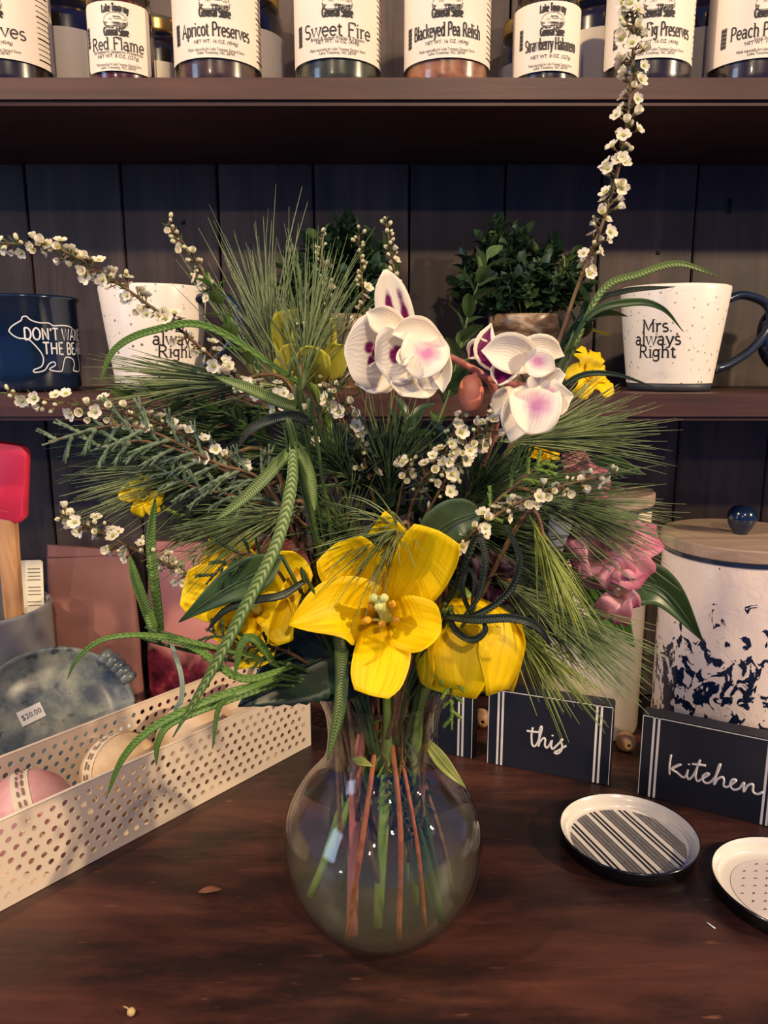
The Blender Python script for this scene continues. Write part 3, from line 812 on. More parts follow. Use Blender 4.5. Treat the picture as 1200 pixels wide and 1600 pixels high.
# ------------------------------------------------------------------ perforated metal box with bath bombs
M_tin = flat('cream_painted_metal', rgb(226, 208, 184), 0.42, var=.04, scale=30)
DX, DN = Vector((.638, .770, 0)), Vector((.770, -.638, 0))
A0 = Vector((-.3045, .535, 0))
def perf_wall(L, H, pitch, hr, edge=.006):
    """flat wall in (s, z) with staggered round holes: every cell is a square ring round an octagonal hole"""
    vs = []; fs = []
    rows = int((H - 2 * edge) / (pitch * .866)); rh = (H - 2 * edge) / rows
    n = int((L - 2 * edge) / pitch); pw = (L - 2 * edge) / n
    def quad(a, b, c, d):
        k = len(vs); vs.extend([a, b, c, d]); fs.append((k, k + 1, k + 2, k + 3))
    quad((0, 0), (L, 0), (L, edge), (0, edge)); quad((0, H - edge), (L, H - edge), (L, H), (0, H))
    quad((0, edge), (edge, edge), (edge, H - edge), (0, H - edge)); quad((L - edge, edge), (L, edge), (L, H - edge), (L - edge, H - edge))
    for j in range(rows):
        z0 = edge + j * rh
        off = pw / 2 if j % 2 else 0
        m = n - 1 if j % 2 else n
        if off:
            quad((edge, z0), (edge + off, z0), (edge + off, z0 + rh), (edge, z0 + rh))
            quad((L - edge - off, z0), (L - edge, z0), (L - edge, z0 + rh), (L - edge - off, z0 + rh))
        for i in range(m):
            x0 = edge + off + i * pw; cx, cz = x0 + pw / 2, z0 + rh / 2
            k = len(vs)
            for q in range(8):
                a = math.pi / 4 * q + math.pi / 8
                vs.append((cx + hr * math.cos(a), cz + hr * math.sin(a)))
            vs.extend([(x0 + pw, z0 + rh), (x0, z0 + rh), (x0, z0), (x0 + pw, z0)])
            # octagon vertices 0..7 at 22.5, 67.5, ... degrees; corners 8 NE, 9 NW, 10 SW, 11 SE
            fs.append((k + 8, k + 1, k + 0)); fs.append((k + 9, k + 3, k + 2)); fs.append((k + 10, k + 5, k + 4)); fs.append((k + 11, k + 7, k + 6))
            fs.append((k + 9, k + 2, k + 1, k + 8)); fs.append((k + 10, k + 4, k + 3, k + 9)); fs.append((k + 11, k + 6, k + 5, k + 10)); fs.append((k + 8, k + 0, k + 7, k + 11))
    return vs, fs
BL, BW, BH = .447, .098, .0765
S0 = A0 - DX * .10
tb = thing('perforated_box', S0 + DX * BL / 2 - DN * BW / 2, 'long cream perforated metal box holding wrapped bath bombs', 'box')
def wall_part(o, d, L, nm='perforated_side'):
    vs, fs = perf_wall(L, BH, .0104, .0028)
    mb = MB(); mb.add([o + d * a + Vector((0, 0, b + .0005)) for a, b in vs], fs)
    ob = mb.build(nm, M_tin, tb, smooth=False)
    md = ob.modifiers.new('thickness', 'SOLIDIFY'); md.thickness = .0012; md.offset = 0
    return ob
wall_part(S0, DX, BL); wall_part(S0 - DN * BW, DX, BL)
wall_part(S0, -DN, BW, 'perforated_end'); wall_part(S0 + DX * BL, -DN, BW, 'perforated_end')
mb = MB(); c = [S0, S0 + DX * BL, S0 + DX * BL - DN * BW, S0 - DN * BW]
mb.add([q + Vector((0, 0, .0006)) for q in c] + [q + Vector((0, 0, .0018)) for q in c], [(0, 3, 2, 1), (4, 5, 6, 7)] + [(i, (i + 1) % 4, (i + 1) % 4 + 4, i + 4) for i in range(4)])
mb.build('box_floor', M_tin, tb, smooth=False)
mb = MB()
for i in range(4):
    a, b = c[i], c[(i + 1) % 4]
    tube(mb, [a + Vector((0, 0, BH)), b + Vector((0, 0, BH))], .0013, 6, 2)
mb.build('rolled_rim', M_tin, tb)

def bomb_mat(name, c1, c2, sc=18):
    return flat(name, c1, .5, var=.0) if False else leafy(name, c1, c2, .55, .02, sc, .3, .25)
M_tan = bomb_mat('tan_bath_bomb', rgb(196, 162, 118), rgb(224, 196, 154), 40)
M_pinkb = bomb_mat('pink_bath_bomb', rgb(206, 128, 124), rgb(228, 186, 178), 30)
M_rose = bomb_mat('pale_bath_bomb', rgb(208, 178, 140), rgb(232, 206, 170), 30)
M_band = flat('paper_band', rgb(226, 208, 176), .6, var=.04)
M_wrap = thin_glass('clear_wrap', (.97, .96, .97, 1), 1.35, .12)
def bomb(s, w, mat, label, band, zc=.0405, r=.0385):
    c0 = S0 + DX * s - DN * w + Vector((0, 0, zc))
    t = thing('bath_bomb', (c0.x, c0.y, zc - r), label, 'bath bomb')
    mb = MB(); ball(mb, c0, r, nu=32, nv=20); mb.build('ball', mat, t)
    if band:
        ax = (Vector(band)).normalized(); s1, u1 = frame_from(ax)
        mb = MB(); n = 40; vs = []; fs = []
        for j, h in enumerate((-.007, .007)):
            rad = math.sqrt(r * r - (h + .004) ** 2) + .0006
            for k in range(n):
                a = 6.2832 * k / n; vs.append(c0 + ax * (h + .004) + (s1 * math.cos(a) + u1 * math.sin(a)) * rad)
        for k in range(n): fs.append((k, (k + 1) % n, n + (k + 1) % n, n + k))
        mb.add(vs, fs); bd = mb.build('paper_band', M_band, t)
        mb = MB()
        for q in range(26):                                     # rows of tiny print along the band
            a = 6.2832 * q / 26
            for off in (-.002, .0022):
                pts = []
                for e in (0, .5, 1):
                    aa = a + e * rr(.10, .19); h = off + .004
                    pts.append(c0 + ax * h + (s1 * math.cos(aa) + u1 * math.sin(aa)) * (math.sqrt(r * r - h * h) + .0012))
                for i in range(2):
                    mb.add([pts[i] - ax * .0009, pts[i + 1] - ax * .0009, pts[i + 1] + ax * .0009, pts[i] + ax * .0009], [(0, 1, 2, 3)])
        mb.build('band_print', flat('brown_print', rgb(120, 96, 76), .6), t)
    return t
bomb(.150, .046, M_pinkb, 'pink marbled bath bomb with clear wrapper in the perforated box', (.9, .4, .25))
bomb(.240, .047, M_tan, 'tan bath bomb with a printed paper band in the perforated box', (.75, -.55, .35))
bomb(.325, .049, M_rose, 'pale tan bath bomb half hidden under hanging green leaves', None)
bomb(.402, .050, M_rose, 'pale bath bomb at the bouquet end of the perforated box', None)

# ------------------------------------------------------------------ oval pottery dish leaning behind the box
def glaze():
    m, nt, b, o = nodes('blue_green_mottled_glaze')
    tc = N(nt, 'ShaderNodeTexCoord')
    n1 = N(nt, 'ShaderNodeTexNoise', i_Scale=22.0, i_Detail=6.0, i_Roughness=.6); n2 = N(nt, 'ShaderNodeTexNoise', i_Scale=75.0, i_Detail=3.0)
    for n_ in (n1, n2): nt.links.new(tc.outputs['Object'], n_.inputs['Vector'])
    c = ramp(nt, n1.outputs['Fac'], [(.36, rgb(50, 62, 78)), (.5, rgb(104, 112, 110)), (.64, rgb(146, 148, 134))])
    f = ramp(nt, n2.outputs['Fac'], [(.60, (0, 0, 0, 1)), (.70, (.9, .9, .9, 1))])
    nt.links.new(mixc(nt, f, c, rgb(40, 48, 62)), b.inputs['Base Color'])
    b.inputs['Roughness'].default_value = .3
    return m
M_dish = glaze()
dr_ = ray(84, 1126); q0_ = EYEV - S0; ts_ = (.165 - q0_.dot(-DN)) / dr_.dot(-DN)
dc = EYEV + dr_ * ts_
td = thing('pottery_dish', (dc.x, dc.y - .02, 0), 'blue-green mottled oval pottery dish with ridged handle and price sticker', 'dish')
fy = Vector((.50, -.60, .50)).normalized()                       # the way its face looks
rx = Vector((.80, .60, 0)); rx = (rx - fy * rx.dot(fy)).normalized(); ru = fy.cross(rx)
if ru.z < 0: ru = -ru
def dpt(u, v, h): return dc + rx * u + ru * v + fy * h
ea, eb = .080, .073
mb = MB(); vs = []; fs = []; n = 56
rings = [(0, .000), (.45, .000), (.72, .001), (.86, .006), (.96, .013), (1.0, .0155), (1.03, .0145), (1.03, .011), (.93, .003), (.75, -.006), (0, -.007)]
for (s, h) in rings:
    for k in range(n):
        a = 6.28318 * k / n; vs.append(dpt(ea * max(s, .001) * math.cos(a), eb * max(s, .001) * math.sin(a), h))
for j in range(len(rings) - 1):
    for k in range(n): fs.append((j * n + k, j * n + (k + 1) % n, (j + 1) * n + (k + 1) % n, (j + 1) * n + k))
mb.add(vs, fs); mb.build('dish_body', M_dish, td)
for sg in (1, -1):
    mb = MB()
    a0 = math.radians(30 if sg > 0 else 210)
    for i in range(5):                                           # five finger ridges side by side make the lug
        a = a0 + math.radians((i - 2) * 6.0)
        p0 = dpt(ea * .97 * math.cos(a), eb * .97 * math.sin(a), .011); q = math.cos(a0), math.sin(a0)
        d = (rx * math.cos(a) + ru * math.sin(a))
        tube(mb, [p0, p0 + d * .008 + fy * .004, p0 + d * .015 - fy * .002], [.0060, .0066, .0045], 10, 8)
    mb.build('ridged_handle', M_dish, td)
mb = MB(); sc_ = dpt(-.020, .012, .0012)
sx = (rx * .96 + ru * .22); sy = fy.cross(sx)
if sy.z < 0: sy = -sy
mb.add([sc_ + sx * a + sy * b for a, b in ((-.0125, -.008), (.0125, -.008), (.0125, .008), (-.0125, .008))], [(0, 1, 2, 3)])
st = mb.build('price_sticker', flat('sticker_paper', rgb(206, 204, 200), .5), td, smooth=False)
mb = MB(); fine(mb, '$20.00', .008, lambda x, y: sc_ + sx * x + sy * (y - .0025) + fy * .0004, .95)
mb.build('price', flat('pen_ink', rgb(52, 48, 60), .6), st, smooth=False)

# ------------------------------------------------------------------ utensil crock, spatulas, hang tag
M_crock = flat('grey_stoneware', rgb(128, 128, 132), .45, var=.06, scale=14)
CX, CY, CR, CH = -.440, .806, .069, .165
tk = thing('utensil_crock', (CX, CY, 0), 'grey stoneware crock holding kitchen spatulas', 'crock')
mb = MB(); lathe(mb, [(0, 0), (CR - .004, 0), (CR - .001, .003), (CR, .02), (CR, CH - .006), (CR + .001, CH - .002), (CR - .001, CH), (CR - .0045, CH - .001), (CR - .005, .006), (0, .005)], (CX, CY, 0), 56)
mb.build('crock_body', M_crock, tk)
M_sil = flat('red_pink_silicone', rgb(226, 52, 84), .45)
M_beech = wood('beech_handle', rgb(170, 116, 72), rgb(206, 152, 102), rgb(224, 178, 130), (1, 1, .1), .5, 2.5, blot=.0)
def spatula(pt, pj, pb, w, label, mat, hw=.013):
    """head top, joint and handle foot as points; the head is a rounded flat block"""
    t = thing('spatula', pb, label, 'spatula')
    ax = (pt - pj).normalized(); sd = Vector((1, 0, 0)); sd = (sd - ax * sd.dot(ax)).normalized(); nn = sd.cross(ax)
    L = (pt - pj).length
    M3 = Matrix((sd, nn, ax)).transposed()
    out_ = []; rc = .010
    for cx_, cz_, a0_ in ((w / 2 - rc, rc, -90), (w / 2 - rc, L - rc, 0), (-w / 2 + rc, L - rc, 90), (-w / 2 + rc, rc, 180)):
        for i in range(7): out_.append((cx_ + rc * math.cos(math.radians(a0_ + 15 * i)), cz_ + rc * math.sin(math.radians(a0_ + 15 * i))))
    n_ = len(out_); lay = ((-.0065, .93), (-.0045, 1.0), (.0045, 1.0), (.0065, .93)); vs_ = []
    for yy, sc_i in lay:
        for x_, z_ in out_: vs_.append(pj + M3 @ Vector((x_ * sc_i, yy, L / 2 + (z_ - L / 2) * sc_i)))
    fs_ = [(j * n_ + k, j * n_ + (k + 1) % n_, (j + 1) * n_ + (k + 1) % n_, (j + 1) * n_ + k) for j in range(3) for k in range(n_)]
    fs_ += [tuple(range(n_))[::-1], tuple(3 * n_ + k for k in range(n_))]
    mb = MB(); mb.add(vs_, fs_)
    mb.build('head', mat, t, auto=40)
    mb = MB()
    d = (pj + ax * .012 - pb)
    pts = spline([pb, pb + d * .5, pj + ax * .012], 8); vs = []; fs = []
    for i, p in enumerate(pts):
        hw_ = hw * (1 - .12 * math.sin(i / 8 * 3.14))
        for a, b in ((-1, -.7), (-.7, -1), (.7, -1), (1, -.7), (1, .7), (.7, 1), (-.7, 1), (-1, .7)): vs.append(p + sd * (a * hw_) + nn * (b * hw_ * .62))
    for i in range(8):
        for k in range(8): fs.append((i * 8 + k, i * 8 + (k + 1) % 8, i * 8 + 8 + (k + 1) % 8, i * 8 + 8 + k))
    fs += [tuple(range(8))[::-1], tuple(64 + k for k in range(8))]
    mb.add(vs, fs); mb.build('handle', M_beech, t, auto=40)
    return t
spatula(P(11, 692, .775), P(8, 812, .785), Vector((CX + .022, CY + .02, .012)), .044, 'red-pink silicone spatula with wooden handle standing in the grey crock', M_sil, .0105)
spatula(P(-18, 872, .835), P(-16, 985, .835), Vector((CX - .005, CY + .028, .012)), .04, 'grey-headed spatula standing low in the grey crock behind the pink one', flat('grey_silicone', rgb(90, 92, 98), .5), .0105)
mb = MB(); q = P(49, 925, .840)
cu, cv = Vector((1, .1, 0)).normalized(), Vector((0, .12, 1)).normalized(); cn = cu.cross(cv)
rct = [(-.0135, -.125), (.0135, -.125), (.0135, .034), (.011, .0365), (-.011, .0365), (-.0135, .034)]
mb.add([q + cu * a + cv * b for a, b in rct] + [q + cu * a + cv * b - cn * .0006 for a, b in rct], [tuple(range(6)), tuple(range(11, 5, -1))] + [(i, (i + 1) % 6, (i + 1) % 6 + 6, i + 6) for i in range(6)])
tg = thing('hang_tag', q - cv * .125, 'cream product card standing behind the pink spatula handle', 'card')
mb.build('card', flat('cream_card', rgb(232, 224, 196), .6), tg, smooth=False)
mb = MB()
for i in range(11):
    zz = .026 - i * .0042
    if i in (4, 8): continue
    mb.add([q + cu * a + cv * b - cn * -.0003 for a, b in ((-.002 - .003 * R(), zz), (.0105, zz), (.0105, zz + .0011), (-.004, zz + .0011))], [(0, 1, 2, 3)])
mb.build('card_print', flat('grey_print', rgb(120, 112, 100), .6), tg, smooth=False)

# ------------------------------------------------------------------ paper pouches
def pouch(name, cx, cy, w, d, h, rot, mat, label, topd=.006, lean=0.0, notch=0.0):
    t = thing(name, (cx, cy, 0), label, 'bag')
    Mx = Matrix.Translation((cx, cy, 0)) @ Matrix.Rotation(rot, 4, 'Z')
    nz, ns = 22, 32; vs = []; fs = []
    for j in range(nz + 1):
        f = j / nz; dep = d * (1 - f ** 1.6) + topd * f; wd = w * (1 - .16 * f * f)
        for k in range(ns):
            a = 6.28318 * k / ns; ca, sa = math.cos(a), math.sin(a)
            e = .55
            x = math.copysign(abs(ca) ** e, ca) * wd / 2; y = math.copysign(abs(sa) ** e, sa) * dep / 2
            cr = .004 * noise.noise(Vector((x * 30, y * 30, f * 6 + w * 90))) * (1 - .4 * f)
            y += cr + lean * f * h
            z = h * f + (notch * x / w if f > .9 else 0)
            vs.append(Mx @ Vector((x, y, z)))
    for j in range(nz):
        for k in range(ns): fs.append((j * ns + k, j * ns + (k + 1) % ns, (j + 1) * ns + (k + 1) % ns, (j + 1) * ns + k))
    fs.append(tuple(range(ns))[::-1]); fs.append(tuple(nz * ns + k for k in range(ns)))
    mb = MB(); mb.add(vs, fs); mb.build('pouch_body', mat, t, auto=50)
    # stitched top seam and side gusset crease
    mb = MB(); ht = h * .955
    for sgn in (1,):
        pts = [Mx @ Vector((x * w * .40, -topd * .5 - d * .055 + lean * ht, ht)) for x in (-1, -.5, 0, .5, 1)]
        tube(mb, pts, .0009, 5, 8)
    mb.build('top_seam', mat, t)
    return t
M_kraft = flat('dusty_pink_paper', rgb(146, 100, 94), .55, var=.16, scale=12, bump=.1)
def floral_bag():
    m, nt, b, o = nodes('pink_bag_with_burgundy_print')
    tc = N(nt, 'ShaderNodeTexCoord'); s = N(nt, 'ShaderNodeSeparateXYZ'); nt.links.new(tc.outputs['Object'], s.inputs[0])
    nz = N(nt, 'ShaderNodeTexNoise', i_Scale=24.0, i_Detail=4.0, i_Distortion=1.0); nt.links.new(tc.outputs['Object'], nz.inputs['Vector'])
    hgt = mth(nt, 'ADD', s.outputs[2], mth(nt, 'MULTIPLY', nz.outputs['Fac'], .10))
    f = ramp(nt, mth(nt, 'MULTIPLY', hgt, 5.0), [(.56, (1, 1, 1, 1)), (.70, (0, 0, 0, 1))])
    n2 = N(nt, 'ShaderNodeTexNoise', i_Scale=70.0, i_Detail=3.0); nt.links.new(tc.outputs['Object'], n2.inputs['Vector'])
    dark = ramp(nt, n2.outputs['Fac'], [(.35, rgb(58, 14, 30)), (.6, rgb(120, 34, 56)), (.75, rgb(180, 84, 96))])
    nt.links.new(mixc(nt, f, rgb(206, 138, 128), dark), b.inputs['Base Color'])
    b.inputs['Roughness'].default_value = .4
    return m
pouch('paper_pouch', -.358, .903, .112, .044, .206, math.radians(8), M_kraft, 'plain dusty pink paper pouch standing behind the pottery dish', notch=-.012)
pouch('paper_pouch', -.232, .905, .128, .042, .212, math.radians(-6), floral_bag(), 'pink pouch with burgundy print standing behind the hanging leaves')

# ------------------------------------------------------------------ canisters
def splatter():
    m, nt, b, o = nodes('navy_splattered_enamel')
    tc = N(nt, 'ShaderNodeTexCoord'); s = N(nt, 'ShaderNodeSeparateXYZ'); nt.links.new(tc.outputs['Object'], s.inputs[0])
    mp = N(nt, 'ShaderNodeMapping'); mp.inputs['Scale'].default_value = (1, 1, .75); nt.links.new(tc.outputs['Object'], mp.inputs[0])
    n1 = N(nt, 'ShaderNodeTexNoise', i_Scale=80.0, i_Detail=4.0, i_Roughness=.55, i_Distortion=.7); n2 = N(nt, 'ShaderNodeTexNoise', i_Scale=20.0, i_Detail=2.0)
    for n_ in (n1, n2): nt.links.new(mp.outputs[0], n_.inputs['Vector'])
    lvl = N(nt, 'ShaderNodeMapRange'); lvl.inputs[1].default_value = .105; lvl.inputs[2].default_value = .205; lvl.inputs[3].default_value = 0.0; lvl.inputs[4].default_value = .20
    nt.links.new(s.outputs[2], lvl.inputs[0])
    v = mth(nt, 'SUBTRACT', mth(nt, 'MULTIPLY_ADD', n2.outputs['Fac'], .42, n1.outputs['Fac']), lvl.outputs[0])
    f = ramp(nt, v, [(.705, (0, 0, 0, 1)), (.72, (1, 1, 1, 1))])
    nt.links.new(mixc(nt, f, rgb(222, 206, 196), rgb(16, 28, 54)), b.inputs['Base Color'])
    b.inputs['Roughness'].default_value = .22
    bp = N(nt, 'ShaderNodeBump', i_Strength=.5, i_Distance=.002)
    nt.links.new(n1.outputs['Fac'], bp.inputs['Height']); nt.links.new(bp.outputs[0], b.inputs['Normal'])
    return m
M_splat = splatter()
M_lid = wood('pale_lid_wood', rgb(132, 112, 98), rgb(160, 138, 120), rgb(178, 156, 138), (.12, 1, 1), .5, 2.0, blot=0.0)
def canister(cx, cy, r, h, label, sy=1.0, knob=True, mat=None):
    t = thing('lidded_canister', (cx, cy, 0), label, 'canister')
    mb = MB(); lathe(mb, [(0, 0), (r - .004, 0), (r - .001, .002), (r, .006), (r, h - .004), (r - .001, h), (r - .004, h), (0, h - .002)], (cx, cy, 0), 64)
    mb.build('body', mat or M_splat, t, auto=40)
    mb = MB(); lathe(mb, [(0, h), (r + .001, h), (r + .0025, h + .0015), (r + .0025, h + .0125), (r + .001, h + .014), (0, h + .014)], (cx, cy, 0), 64)
    ld = mb.build('wooden_lid', M_lid, t, auto=40)
    mb = MB(); lathe(mb, [(r - .002, h - .004), (r + .0016, h - .004), (r + .0016, h - .0002), (r - .002, h - .0002)], (cx, cy, 0), 64)
    mb.build('dark_seal', M_navy, t, auto=40)
    if knob:
        mb = MB(); lathe(mb, [(0, .013), (.0075, .0138), (.008, .016), (.0115, .021), (.0142, .027), (.0148, .032), (.0135, .0385), (.009, .0435), (0, .0455)], (cx, cy, h), 28)
        mb.build('knob', M_enamel, ld)
    return t
canister(.382, .803, .0775, .232, 'wide white canister splattered navy with wooden lid and round navy knob')
canister(.247, .862, .0565, .270, 'tall narrow cream canister with wooden lid behind the pink flower', knob=False, mat=flat('cream_glaze', rgb(224, 208, 182), .35, var=.03))

# ------------------------------------------------------------------ wooden beads on the counter behind the signs
M_bead = wood('bead_wood', rgb(150, 110, 74), rgb(186, 144, 100), rgb(204, 164, 120), (1, 1, .3), .5, 3, blot=0)
for px, py, lb in ((978, 1158, 'wooden bead between the this and kitchen signs'), (752, 1122, 'wooden bead between the this sign and the sign behind the vase')):
    r = .0112; q = PZ(px, py, r)
    mb = MB()
    lathe(mb, [(.0022, -r * .97)] + [(r * math.sin(a), -r * math.cos(a)) for a in [math.radians(d) for d in range(12, 170, 12)]] + [(.0022, r * .97), (.0022, -r * .97)], (0, 0, 0), 20)
    mb.v = [(v[0] + q.x, v[2] + q.y, -v[1] + q.z) for v in mb.v]
    mb.build('wooden_bead', M_bead, label=lb, cat='bead')

# ------------------------------------------------------------------ sign blocks
M_sign = flat('navy_black_paint', rgb(16, 20, 34), .5, var=.12, scale=25)
M_line = flat('white_sign_paint', rgb(220, 214, 206), .5)
SW = {  # handwriting strokes, unit = x-height
 'this': [[(-1.55, 1.55), (-1.62, .9), (-1.55, .15), (-1.35, 0), (-1.15, .3), (-1.0, .8), (-.85, 1.5), (-.90, 1.75), (-1.0, 1.45), (-1.02, .6), (-1.05, .05), (-.95, .45), (-.70, .80), (-.55, .72), (-.56, .25), (-.40, .05), (-.20, .35), (-.05, .75), (-.08, .25), (.05, .05), (.35, .4), (.75, .95), (.62, .85), (.75, .45), (.68, .02), (.42, -.28), (.20, -.22), (.5, .02), (1.05, .5)],
          [(-2.0, 1.18), (-1.3, 1.22), (-1.0, 1.28)], [(-.02, 1.12), (-.01, 1.20)]],
 'kitchen': [[(-2.9, 1.55), (-2.95, .8), (-2.9, .02)], [(-2.9, .42), (-2.5, .75), (-2.2, 1.0), (-2.45, .85), (-2.78, .50), (-2.4, .3), (-2.0, .05), (-1.8, .3), (-1.72, .72), (-1.75, .2), (-1.6, .02), (-1.35, .4), (-1.1, 1.2), (-1.0, 1.65), (-1.12, 1.2), (-1.2, .4), (-1.05, .02), (-.75, .3), (-.35, .72), (-.5, .78), (-.75, .45), (-.6, .05), (-.25, .15), (.1, .8), (.3, 1.6), (.2, 1.5), (.08, .7), (.02, .05), (.2, .5), (.5, .75), (.62, .5), (.62, .15), (.85, .1), (1.25, .55), (1.35, .75), (1.12, .72), (1.02, .3), (1.25, .02), (1.6, .2), (1.85, .7), (1.88, .02), (2.1, .55), (2.4, .72), (2.45, .2), (2.75, .1), (3.05, .35)],
             [(-1.5, 1.22), (-1.0, 1.28), (-.6, 1.32)], [(-1.70, 1.10), (-1.69, 1.18)]],
}
def sign(bl, br, h, th, word, label, size, wx=0.0):
    t = thing('sign_block', (bl + br) / 2, label, 'sign')
    d = (br - bl).normalized(); n = Vector((d.y, -d.x, 0)); W = (br - bl).length   # n looks out of the face
    Mx = Matrix.Translation(bl) @ Matrix((d, -n, Vector((0, 0, 1)))).transposed().to_4x4()
    mb = MB(); box(mb, (0, 0, .0), (W, th, h), M=Mx, bev=.0008)
    mb.build('board', M_sign, t, smooth=False)
    mb = MB()
    def strip(x0, x1, z0, z1): box(mb, (x0, -.0006, z0), (x1, .0004, z1), M=Mx)
    for x in (.0105, .0150):
        strip(x, x + .0022, .001, h - .0008); strip(W - x - .0022, W - x, .001, h - .0008)
    strip(.0012, W - .0012, h - .0014, h - .0008)
    strip(.0008, .0014, 0.001, h - .001); strip(W - .0014, W - .0008, 0.001, h - .001)
    mb.build('stripes', M_line, t, smooth=False)
    if word:
        mb = MB()
        for pl in SW[word]:
            sm = spline([Vector((a * size + W / 2 + wx, b * size + h * .34, 0)) for a, b in pl], max(3, 6 * (len(pl) - 1)))
            tube(mb, [Mx @ Vector((q.x, -.0006, q.y)) for q in sm], .00115, 6, raw=True)
        mb.build('lettering', M_line, t)
    return t
def sgn_pts(a, b): return PZ(a[0], a[1], 0), PZ(b[0], b[1], 0)
a, b = sgn_pts((760, 1192), (952, 1228)); SD = (b - a).length
sign(a, b, .087, .020, 'this', 'dark sign block with white stripes and script word this', .0135, .005)
a2, b2 = sgn_pts((995, 1241), (1200, 1292)); d2 = (b2 - a2).normalized()
sign(a2, a2 + d2 * SD, .087, .020, 'kitchen', 'dark sign block with white stripes and script word kitchen', .0138, .005)
b3 = PZ(738, 1186, 0); d3 = (b - a).normalized()
sign(b3 - d3 * SD, b3, .087, .020, None, 'dark striped sign block mostly hidden behind the glass vase', .01)

# ------------------------------------------------------------------ enamel plates
M_cream = flat('cream_enamel', rgb(232, 224, 208), .2, coat=.5)
M_blackrim = flat('black_enamel', rgb(14, 13, 14), .2, coat=.5)
def plate(px, py, label, kind, R_=.0600, zr=.0145, rot=0.0):
    c0 = PZ(px, py, zr); X_, Y_ = c0.x, c0.y
    t = thing('enamel_plate', (X_, Y_, 0), label, 'plate')
    r0 = R_ * .86
    mb = MB(); lathe(mb, [(0, .0032), (r0, .0032), (r0 + .004, .0044), (R_ - .0055, zr * .62), (R_ - .0012, zr - .0012), (R_ - .0006, zr), ], (X_, Y_, 0), 72)
    mb.build('dish', M_cream, t)
    mb = MB(); lathe(mb, [(0, .0), (r0, .0), (r0 + .006, .0016), (R_ - .003, zr * .58), (R_ + .0006, zr - .0012), (R_ + .0006, zr + .0004), (R_ - .0007, zr + .0004)], (X_, Y_, 0), 72)
    mb.build('rim_and_underside', M_blackrim, t)
    mb = MB()
    if kind == 'stripes':
        a = rot; ux, uy = Vector((math.cos(a), math.sin(a), 0)), Vector((-math.sin(a), math.cos(a), 0))
        rr_ = r0 * .97
        def bar(x, w):
            for k in range(6):
                e0, e1 = -1 + k / 3, -1 + (k + 1) / 3
                def lim(xx): return math.sqrt(max(0, rr_ * rr_ - xx * xx))
                c_ = Vector((X_, Y_, .0035))
                mb.add([c_ + ux * (x - w / 2) + uy * lim(x - w / 2) * e0, c_ + ux * (x + w / 2) + uy * lim(x + w / 2) * e0, c_ + ux * (x + w / 2) + uy * lim(x + w / 2) * e1, c_ + ux * (x - w / 2) + uy * lim(x - w / 2) * e1], [(0, 1, 2, 3)])
        unit = rr_ * 2 / 3.5
        for g in range(-2, 3):
            x0 = g * unit - .004
            for q in (-.0021, .0021):
                if abs(x0 + q) < rr_ - .001: bar(x0 + q, .0021)
            for i in range(10):
                xx = x0 + unit * .30 + i * unit * .42 / 9
                if abs(xx) < rr_ - .001: bar(xx, .00055 if i % 3 else .0008)
        mb.build('stripe_print', M_ink, t, smooth=False)
    else:
        mb2 = MB(); lathe(mb2, [(0, .0036), (r0 * .86, .0036)], (X_, Y_, 0), 60); mb2.build('centre_disc', flat('pale_disc', rgb(226, 212, 200), .4), t)
        for i in range(-5, 6):                                   # little bird-foot marks in rows
            for j in range(-5, 6):
                x, y = i * .0098 + (j % 2) * .0049, j * .0092
                if x * x + y * y > (r0 * .78) ** 2: continue
                a = rot + .25 * ((i * 3 + j * 5) % 4)
                for da in (0, .6, -.6, 2.6):
                    dx, dy = math.cos(a + da) * .0022, math.sin(a + da) * .0022; nx, ny = -dy * .16, dx * .16
                    c_ = Vector((X_ + x, Y_ + y, .0040))
                    mb.add([c_ + Vector((nx, ny, 0)), c_ - Vector((nx, ny, 0)), c_ + Vector((dx, dy, 0))], [(0, 1, 2)])
        mb.build('bird_track_print', M_ink, t, smooth=False)
    return t
plate(982, 1298, 'cream enamel plate with black rim and black stripes', 'stripes', rot=math.radians(19))
plate(1237, 1378, 'cream enamel plate with black rim and small bird-track marks', 'marks', rot=.4)

# ------------------------------------------------------------------ crumbs on the counter
M_dry = leafy('dried_petal', rgb(120, 74, 50), rgb(160, 108, 78), .6, .1)
q = PZ(330, 1393, .0006)
mb = MB(); blade(mb, [q + Vector((-.010, -.001, .0004)), q + Vector((0, 0, .0014)), q + Vector((.009, .002, .0004))], .008, 'leaf', nh=(0, 0, 1), cup=.3, nv=8, nu=4)
mb.build('dried_petal', M_dry, label='small dried brown petal lying on the counter', cat='petal', solid=.0004)
q = PZ(205, 1581, .0028)
mb = MB(); ball(mb, q, .0028, nu=10, nv=8); tube(mb, [q, q + Vector((-.003, .002, .001)), q + Vector((-.0062, .003, .0015))], [.0007, .0004], 5, 4)
mb.build('flower_bud', leafy('straw_bud', rgb(190, 160, 100), rgb(214, 188, 130), .5, .1), label='tiny fallen straw-coloured bud on the counter', cat='bud')
q = PZ(1111, 1447, .0004)
mb = MB(); tube(mb, [q + Vector((-.0018, .0035, .0004)), q + Vector((.0018, -.003, .0004))], .0006, 5, 3)
mb.build('paper_scrap', M_white, label='tiny white scrap on the counter below the striped plate', cat='scrap')
